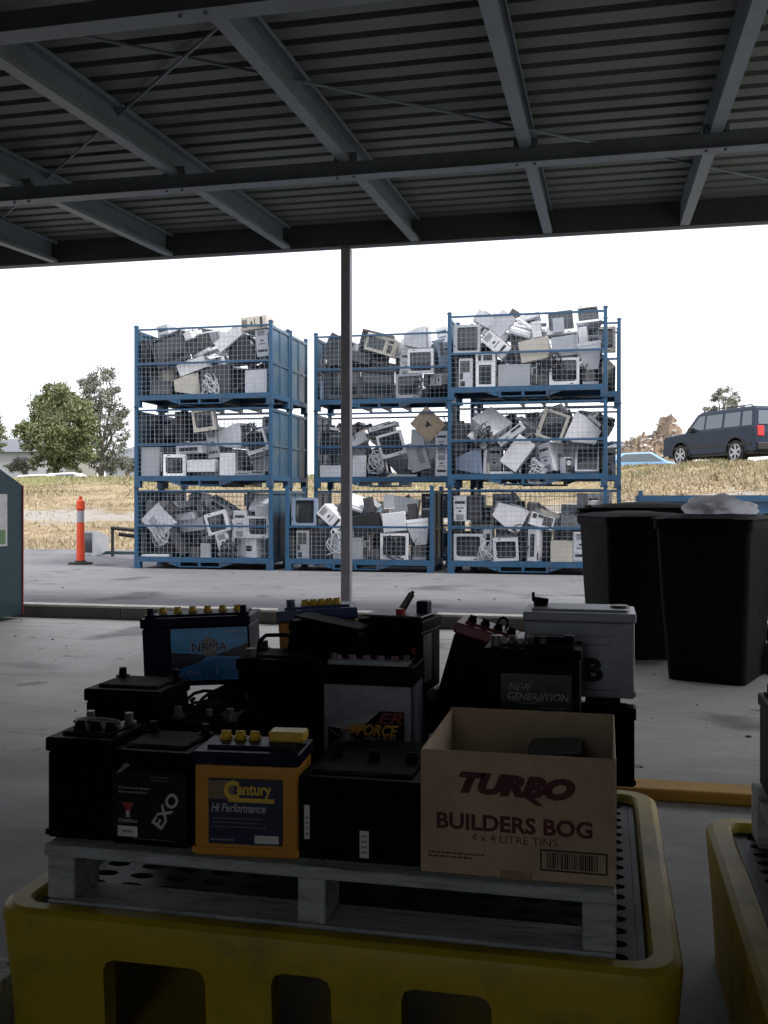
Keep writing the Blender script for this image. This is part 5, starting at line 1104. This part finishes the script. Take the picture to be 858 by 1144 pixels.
# ================================================================== FOUR WHEEL DRIVE ON THE BANK
def suv(loc, yaw):
    r = empty('parked_car', loc, (0, 0, yaw), 'dark blue grey four wheel drive parked on top of the grassy bank', 'car')
    # length along X (front at -X), width along Y
    Lh, W2 = 2.42, .955
    prof = [(-2.42, .52), (-2.41, 1.0), (-2.32, 1.11), (-1.30, 1.17), (-1.18, 1.18), (2.28, 1.22), (2.38, 1.16), (2.42, .95), (2.42, .50), (2.30, .38)]
    def arch(cx_, rad=.46):
        return [(cx_ + rad * math.cos(R(a)), .40 + rad * math.sin(R(a))) for a in range(-5, 186, 12)]
    bottom = [(2.30, .38)] + arch(1.46) + arch(-1.42) + [(-2.2, .36)]
    def interp(pts, x):
        for (x0, z0_), (x1, z1_) in zip(pts, pts[1:]):
            if x0 <= x <= x1 and x1 > x0: return z0_ + (z1_ - z0_) * (x - x0) / (x1 - x0)
        return pts[-1][1]
    top = [(-2.42, .90)] + prof[1:7] + [(2.42, .98)]
    xs_ = sorted(set([-2.42, -2.41, -2.32, -2.2, -1.30, -1.18, 2.2, 2.28, 2.38, 2.42] + [round(c_ + .46 * math.cos(R(a)), 4) for c_ in (1.46, -1.42) for a in range(0, 181, 10)] + [.0, .5, -.5]))
    def low(x):
        for c_ in (1.46, -1.42):
            if abs(x - c_) <= .46: return .40 + math.sqrt(max(0, .46 ** 2 - (x - c_) ** 2))
        return .40
    q = MB(); vs = []; fs = []
    for x in xs_:
        zt, zb = interp(top, x), low(x); vs += [(x, -W2, zb), (x, -W2 - .0, zt - .04), (x, -W2 + .05, zt), (x, W2 - .05, zt), (x, W2, zt - .04), (x, W2, zb)]
    for k_ in range(len(xs_) - 1):
        for a in range(5): fs.append((k_ * 6 + a, k_ * 6 + a + 1, k_ * 6 + a + 7, k_ * 6 + a + 6))
        fs.append((k_ * 6 + 5, k_ * 6, k_ * 6 + 6, k_ * 6 + 11))
    m_ = (len(xs_) - 1) * 6; fs += [tuple(range(6)), tuple(m_ + a for a in range(6))]
    q.add(vs, fs)
    # greenhouse
    def gh(z, x0, x1, hw): return [(x0, -hw, z), (x1, -hw, z), (x1, hw, z), (x0, hw, z)]
    secs = gh(1.17, -1.20, 2.36, .93) + gh(1.76, -.62, 2.27, .83) + gh(1.85, -.40, 2.20, .79)
    q.add(secs, [(0, 1, 5, 4), (1, 2, 6, 5), (2, 3, 7, 6), (3, 0, 4, 7), (4, 5, 9, 8), (5, 6, 10, 9), (6, 7, 11, 10), (7, 4, 8, 11), (8, 9, 10, 11)])
    o = q.build('body', M['carpaint'], r); 
    # side windows
    def side_pt(x, z, s): t = (z - 1.17) / .59; return (x, s * (.93 - .10 * t + .006), z)
    for s in (-1, 1):
        for (xa, xb, xc, xd) in ((-.98, -.20, -.20, -.48), (-.10, .72, .72, -.10), (.84, 1.62, 1.58, .84), (1.72, 2.20, 2.12, 1.70)):
            q = MB(); z0_, z1_ = 1.23, 1.70
            a = [side_pt(xa, z0_, s), side_pt(xb, z0_, s), side_pt(xc, z1_, s), side_pt(xd, z1_, s)]
            bq = [(x, yv - s * .02, z) for x, yv, z in a]
            q.add(a + bq, [(0, 1, 2, 3), (4, 7, 6, 5), (0, 4, 5, 1), (1, 5, 6, 2), (2, 6, 7, 3), (3, 7, 4, 0)]); q.build('side_window', M['carglass'], r)
        q = MB(); q.box(-2.2, 2.2, s * .955 - .012, s * .955 + .012, .60, .68); q.build('side_moulding', M['blacktrim'], r)
        q = MB(); q.bbox(-.86, -.70, s * 1.0 - .09, s * 1.0 + .09, 1.16, 1.32, .02); q.build('wing_mirror', M['blacktrim'], r)
        for cx_ in (1.46, -1.42):
            wl = MB(); wl.cyl((cx_, s * .72, .385), (cx_, s * .965, .385), .385, n=32); wo = wl.build('wheel', M['rubber'], r); autosmooth(wo)
            q = MB(); q.cyl((cx_, s * .955, .385), (cx_, s * .970, .385), .255, n=24, material=M['blacktrim'])
            for i in range(6):
                a = i * math.pi / 3; q.box(-.03, .03, 0, .012, .03, .25, M['alloy'], Matrix.Translation((cx_, s * .972 - .006, .385)) @ Matrix.Rotation(a, 4, 'Y'))
            q.cyl((cx_, s * .968, .385), (cx_, s * .985, .385), .055, n=16, material=M['alloy'])
            ring = [(cx_ + .25 * math.cos(t), s * .975, .385 + .25 * math.sin(t)) for t in [i * math.pi / 12 for i in range(25)]]; q.tube(ring, .018, 6, M['alloy'])
            q.build('rim', None, wo)
            q = MB(); ring = [(cx_ + .47 * math.cos(t), s * .962, .40 + .47 * math.sin(t)) for t in [R(a) for a in range(-4, 186, 10)]]; q.tube(ring, .03, 6); q.build('arch_trim', M['blacktrim'], r)
        q = MB(); q.bbox(2.36, 2.445, s * .80 - .10, s * .80 + .16, .86, 1.20, .02); q.build('tail_lamp', M['taillamp'], r)
        q = MB(); q.bbox(-2.45, -2.33, s * .72 - .16, s * .72 + .16, .80, .96, .02); q.build('headlamp', M['headlamp'], r)
        q = MB(); q.tube([(-.2, s * .68, 1.84), (-.1, s * .68, 1.91), (1.9, s * .68, 1.91), (2.0, s * .68, 1.84)], .02, 6); q.build('roof_rail', M['blacktrim'], r)
    def fr(pts, name, m):
        q = MB(); q.add(pts, [(0, 1, 2, 3)]); o = q.build(name, m, r); md = o.modifiers.new('s', 'SOLIDIFY'); md.thickness = .02; md.offset = 0
    fr([(-1.17, -.86, 1.215), (-1.17, .86, 1.215), (-.68, .77, 1.71), (-.68, -.77, 1.71)], 'windscreen', M['carglass'])
    fr([(2.362, -.82, 1.25), (2.362, .82, 1.25), (2.285, .74, 1.70), (2.285, -.74, 1.70)], 'rear_window', M['carglass'])
    q = MB(); q.bbox(2.38, 2.50, -.93, .93, .42, .66, .03); q.build('rear_bumper', M['blacktrim'], r)
    q = MB(); q.bbox(-2.50, -2.38, -.93, .93, .40, .70, .03); q.build('front_bumper', M['blacktrim'], r)
    q = MB(); q.box(-2.425, -2.40, -.5, .5, .78, .98); q.build('grille', M['blacktrim'], r)
    q = MB(); q.box(2.42, 2.432, -.26, .26, .74, .86); q.build('number_plate', M['white'], r)
    q = MB(); q.box(-2.2, 2.25, -.9, .9, .30, .40); q.build('underbody', M['blacktrim'], r)
    return r
pc = P(815, 515, 34)
suv((pc.x, pc.y, hgt(pc.x, pc.y) - .02), YAW - R(70))
SUVZ = hgt(pc.x, pc.y)

def small_car(loc, yaw, m, label, name='parked_car'):
    r = empty(name, loc, (0, 0, yaw), label, 'car')
    poly = [(-2.1, .3), (-2.12, .62), (-1.2, .86), (-.6, 1.32), (.7, 1.38), (1.5, .95), (2.05, .88), (2.1, .3)]
    q = MB(); q.prism(poly, -.82, .82, m); o = q.build('body', m, r); md = o.modifiers.new('b', 'BEVEL'); md.width = .08; md.segments = 2
    q = MB(); q.prism([(-1.02, .92), (-.56, 1.26), (.62, 1.31), (1.2, .96)], -.835, .835, M['carglass']); q.build('window', M['carglass'], r)
    for x in (-1.3, 1.3):
        for s in (-1, 1): q = MB(); q.cyl((x, s * .70, .31), (x, s * .85, .31), .31, n=20); q.build('wheel', M['rubber'], r)
    return r
for px, py, D, m, lab in ((40, 533, 48, 'whitecar', 'white parked car roof showing over the bank beneath the big gum tree'), (72, 531, 50, 'whitecar', 'white parked car over the bank, closer to the slender pale gum'), (705, 516, 46, 'bluecar', 'pale blue car beside the rubble heap beyond the bank')):
    p = P(px, py, D); small_car((p.x, p.y, ZZ(px, py, p.y) - 1.25 if m == 'whitecar' else p.z - .95), YAW + R(4), M[m], lab)

# rubble heap behind the car
hb = P(726, 518, 50); q = MB(); rr = random.Random(4)
vs = []; fs = []
nx, ny = 70, 22
for j in range(ny + 1):
    for i in range(nx + 1):
        u = i / nx * 2 - 1; v = j / ny * 2 - 1
        x = u * 2.4; y = v * 2.6
        e = max(0, 1 - abs(u) ** 2.5) * max(0, 1 - v * v)
        z = e * 2.3 * (.8 + .75 * math.exp(-((u - .42) / .22) ** 2) + .25 * noise.noise(Vector((x * 1.3, y * 1.3, 1))) * 1.3 + .28 * noise.noise(Vector((x * 4, y * 4, 7))))
        vs.append((x, y, z - .1))
for j in range(ny):
    for i in range(nx): a = j * (nx + 1) + i; fs.append((a, a + 1, a + nx + 2, a + nx + 1))
q.add(vs, fs, M['rubble'])
for _ in range(420):
    a = rr.choice(vs)
    if a[2] < .15: continue
    T = Matrix.Translation((a[0], a[1], a[2])) @ Matrix.Rotation(rr.uniform(0, 6), 4, (rr.random(), rr.random(), rr.random() + .01)); s = rr.uniform(.05, .16)
    q.box(-s * rr.uniform(.6, 3), s, -s * .6, s * .6, -s * .4, s * .4, rr.choice((M['rubble2'], M['rubble'], M['rubble2'], EC['beige'])), T)
o = q.build('rubble_heap', None, None); o.location = (hb.x, hb.y, hgt(hb.x, hb.y) - .05); o.rotation_euler = (0, 0, YAW); tag(o, 'heap of brown rubble and broken timber beyond the dark parked car', 'rubble', kind='stuff')

# ================================================================== HOUSES
def house(px0, px1, py_e, py_r, py_b, D, wall, label, depth=9):
    a = P(px0, py_b, D); b_ = P(px1, py_b, D); w = (b_ - a).length; he = (py_b - py_e) / F * D; hr = (py_b - py_r) / F * D
    r = empty('house', (a + b_) / 2, (0, 0, YAW), label, 'house')
    q = MB(); q.box(-w / 2, w / 2, 0, depth, -2, he); q.build('wall', M[wall], r)
    q = MB(); q.add([(-w / 2 - .4, -.5, he), (w / 2 + .4, -.5, he), (w / 2 + .4, depth + .5, he), (-w / 2 - .4, depth + .5, he), (-w / 2 + 2, depth / 2, hr), (w / 2 - 2, depth / 2, hr)], [(0, 1, 5, 4), (1, 2, 5), (2, 3, 4, 5), (3, 0, 4), (0, 3, 2, 1)]); q.build('roof', M['roofdark'], r)
    n = max(2, int(w / 3))
    for i in range(n):
        xx = -w / 2 + w * (i + .5) / n; q = MB(); q.box(xx - .6, xx + .6, -.03, .02, he * .35, he * .75); f_ = q.build('window', M['window'], r)
    return r
house(-30, 42, 505, 487, 528, 105, 'housewhite', 'pale house with grey roof beyond the bank past the teal container')
house(44, 84, 508, 497, 528, 118, 'housecream', 'cream house mostly hidden behind the big gum tree')
house(118, 170, 512, 495, 528, 100, 'housewhite', 'pale house with grey roof between the slender gum and the cages')
house(684, 713, 500, 490, 520, 110, 'housecream', 'distant house with dark roof past the rubble heap')

# ================================================================== TREES
def tree(name, D, base, trunk, clumps, leaf, dens, ls, label, seed=1, puff=1.12):
    """clumps: (px, py, r px) at depth about D; every clump is a loose ball of leaf faces round its own limb."""
    rr = random.Random(seed); b0 = P(base[0], base[1], D); b0.z = hgt(b0.x, b0.y) - .1
    r = empty(name, b0, label=label, cat='tree')
    k = D / F; q = MB(); lv = []; lf = []
    fork = P(trunk[0], trunk[1], D) - b0
    q.cyl((0, 0, 0), fork * .5 + Vector((.05, 0, 0)), .26 * dens ** .3, .19, n=10); q.cyl(fork * .5 + Vector((.05, 0, 0)), fork, .19, .14, n=10)
    for (px, py, pr) in clumps:
        rad = pr * k * puff; c = P(px, py, D + rr.uniform(-1.6, 1.6)) - b0
        f0 = fork * rr.uniform(.55, 1.0); m1 = f0 * .62 + c * .38 + Vector((rr.uniform(-.3, .3), rr.uniform(-.5, .5), .12 * (c - f0).length)); m2 = f0 * .25 + c * .75 + Vector((rr.uniform(-.2, .2), rr.uniform(-.3, .3), .08 * (c - f0).length))
        q.cyl(f0, m1, .075, .055, n=7); q.cyl(m1, m2, .055, .035, n=6); q.cyl(m2, c, .035, .02, n=5)
        nsub = max(14, int(46 * rad * rad * dens))
        for _ in range(nsub):
            d_ = Vector((rr.gauss(0, 1), rr.gauss(0, 1), rr.gauss(0, 1))).normalized() * rad * rr.random() ** .6
            s = c + d_; sr = rad * rr.uniform(.25, .5)
            if rr.random() < .5: q.cyl(c + d_ * .2, s, .018, .008, n=4)
            for __ in range(int(45 * min(1.6, sr / .3))):
                o_ = Vector((rr.gauss(0, 1), rr.gauss(0, 1), rr.gauss(0, .7))) * sr * .5; p_ = s + o_
                a = Vector((rr.gauss(0, 1), rr.gauss(0, 1), rr.gauss(0, 1))).normalized(); e = a.orthogonal().normalized()
                l, w_ = ls * rr.uniform(.7, 1.4), ls * rr.uniform(.3, .5)
                n0 = len(lv); lv += [p_ - a * l / 2, p_ + e * w_ / 2, p_ + a * l / 2, p_ - e * w_ / 2]; lf.append((n0, n0 + 1, n0 + 2, n0 + 3))
    q.build('trunk', M['bark'], r)
    me = bpy.data.meshes.new('crown'); me.from_pydata([tuple(v) for v in lv], [], lf); me.materials.append(leaf)
    o = bpy.data.objects.new('crown', me); COL.objects.link(o); o.parent = r
    return r
tree('gum_tree', 60, (62, 528), (62, 505), [(65, 452, 22), (88, 468, 17), (45, 466, 17), (30, 488, 13), (60, 486, 21), (86, 497, 17), (97, 488, 12), (68, 437, 11), (44, 449, 7), (74, 512, 12), (22, 482, 8), (52, 506, 8), (98, 508, 9), (36, 500, 7), (62, 518, 10), (84, 520, 9), (40, 516, 7), (56, 436, 6), (80, 446, 9), (30, 474, 6), (102, 478, 7)], LEAF1, 1.0, .19, 'dense rounded green gum tree beyond the bank', 2)
tree('gum_tree', 66, (112, 528), (114, 500), [(118, 422, 9), (105, 424, 8), (111, 438, 10), (126, 438, 8), (131, 462, 9), (139, 460, 5), (123, 478, 10), (128, 498, 9), (118, 512, 8), (98, 433, 7), (132, 476, 7), (92, 427, 5), (122, 452, 6), (100, 462, 10), (96, 446, 9), (102, 484, 9), (104, 512, 9), (110, 455, 9), (106, 470, 8), (114, 520, 9), (124, 522, 8), (134, 516, 7), (108, 500, 8), (138, 490, 5), (99, 448, 6)], LEAF2, .5, .17, 'slender sparse grey green gum tree next to the dense one', 5, 1.45)
tree('shrub', 62, (28, 530), (28, 526), [(22, 520, 8), (32, 522, 7), (14, 522, 6)], LEAF2, .6, .17, 'low grey green shrub at the foot of the dense gum tree', 14, 1.3)
tree('shrub', 64, (142, 530), (142, 526), [(140, 520, 7), (148, 522, 6)], LEAF2, .6, .17, 'low grey green shrub next to the slender gum tree', 15, 1.3)
tree('gum_tree', 72, (-12, 528), (-8, 510), [(-4, 485, 10), (-14, 478, 14), (0, 497, 7), (-18, 498, 12)], LEAF1, .8, .19, 'small dark tree above the teal container', 7)
tree('gum_tree', 58, (812, 530), (810, 480), [(812, 446, 9), (822, 455, 7), (806, 440, 5), (797, 457, 5), (790, 458, 3), (816, 462, 7), (800, 444, 4), (824, 467, 5)], LEAF2, .7, .17, 'little tree with thin crown rising behind the parked car roof', 9, 1.5)
tree('gum_tree', 75, (10, 528), (12, 512), [(12, 470, 3), (18, 478, 5)], LEAF2, .6, .12, 'tiny sapling beside the dense gum tree', 12) if False else None

# ================================================================== CAMERA, SUN, SKY
cam = bpy.data.cameras.new('camera'); co = bpy.data.objects.new('camera', cam); COL.objects.link(co)
co.location = (0, 0, EYE); co.rotation_euler = (R(90), 0, YAW); cam.sensor_fit = 'VERTICAL'; cam.sensor_height = 24; cam.lens = 24 * F / 1144
cam.shift_y = -12 / 1144; cam.clip_start = .05; cam.clip_end = 3000
S.camera = co
EL, AZ = 54, 110          # sun height, and bearing west of the yard axis
sl_ = bpy.data.lights.new('sun', 'SUN'); sl_.energy = 2.3; sl_.angle = R(14); sl_.color = (1, .96, .9)
so = bpy.data.objects.new('sun', sl_); COL.objects.link(so)
sd = Vector((math.sin(R(AZ)) * math.cos(R(EL)), math.cos(R(AZ)) * math.cos(R(EL)), math.sin(R(EL))))
so.rotation_euler = sd.to_track_quat('Z', 'Y').to_euler(); so.location = (0, 0, 20)
wd = bpy.data.worlds.new('World'); S.world = wd; wd.use_nodes = True
N = wd.node_tree.nodes; L = wd.node_tree.links; bg = N['Background']
sk = N.new('ShaderNodeTexSky'); sk.sky_type = 'NISHITA'; sk.sun_disc = False; sk.sun_elevation = R(EL); sk.sun_rotation = R(AZ); sk.dust_density = 4; sk.air_density = 1; sk.ozone_density = 1
# thin bright overcast veils the blue
veil = N.new('ShaderNodeMix'); veil.data_type = 'RGBA'; veil.inputs['Factor'].default_value = .8
L.new(sk.outputs[0], veil.inputs['A']); veil.inputs['B'].default_value = (9.6, 9.7, 10.4, 1)
L.new(veil.outputs['Result'], bg.inputs['Color']); bg.inputs['Strength'].default_value = .10
vs_ = S.view_settings; vs_.view_transform = 'Standard'; vs_.look = 'None'; vs_.gamma = 1; vs_.use_curve_mapping = False; vs_.exposure = 1.0
S.cycles.max_bounces = 8; S.cycles.diffuse_bounces = 6; S.cycles.transmission_bounces = 8
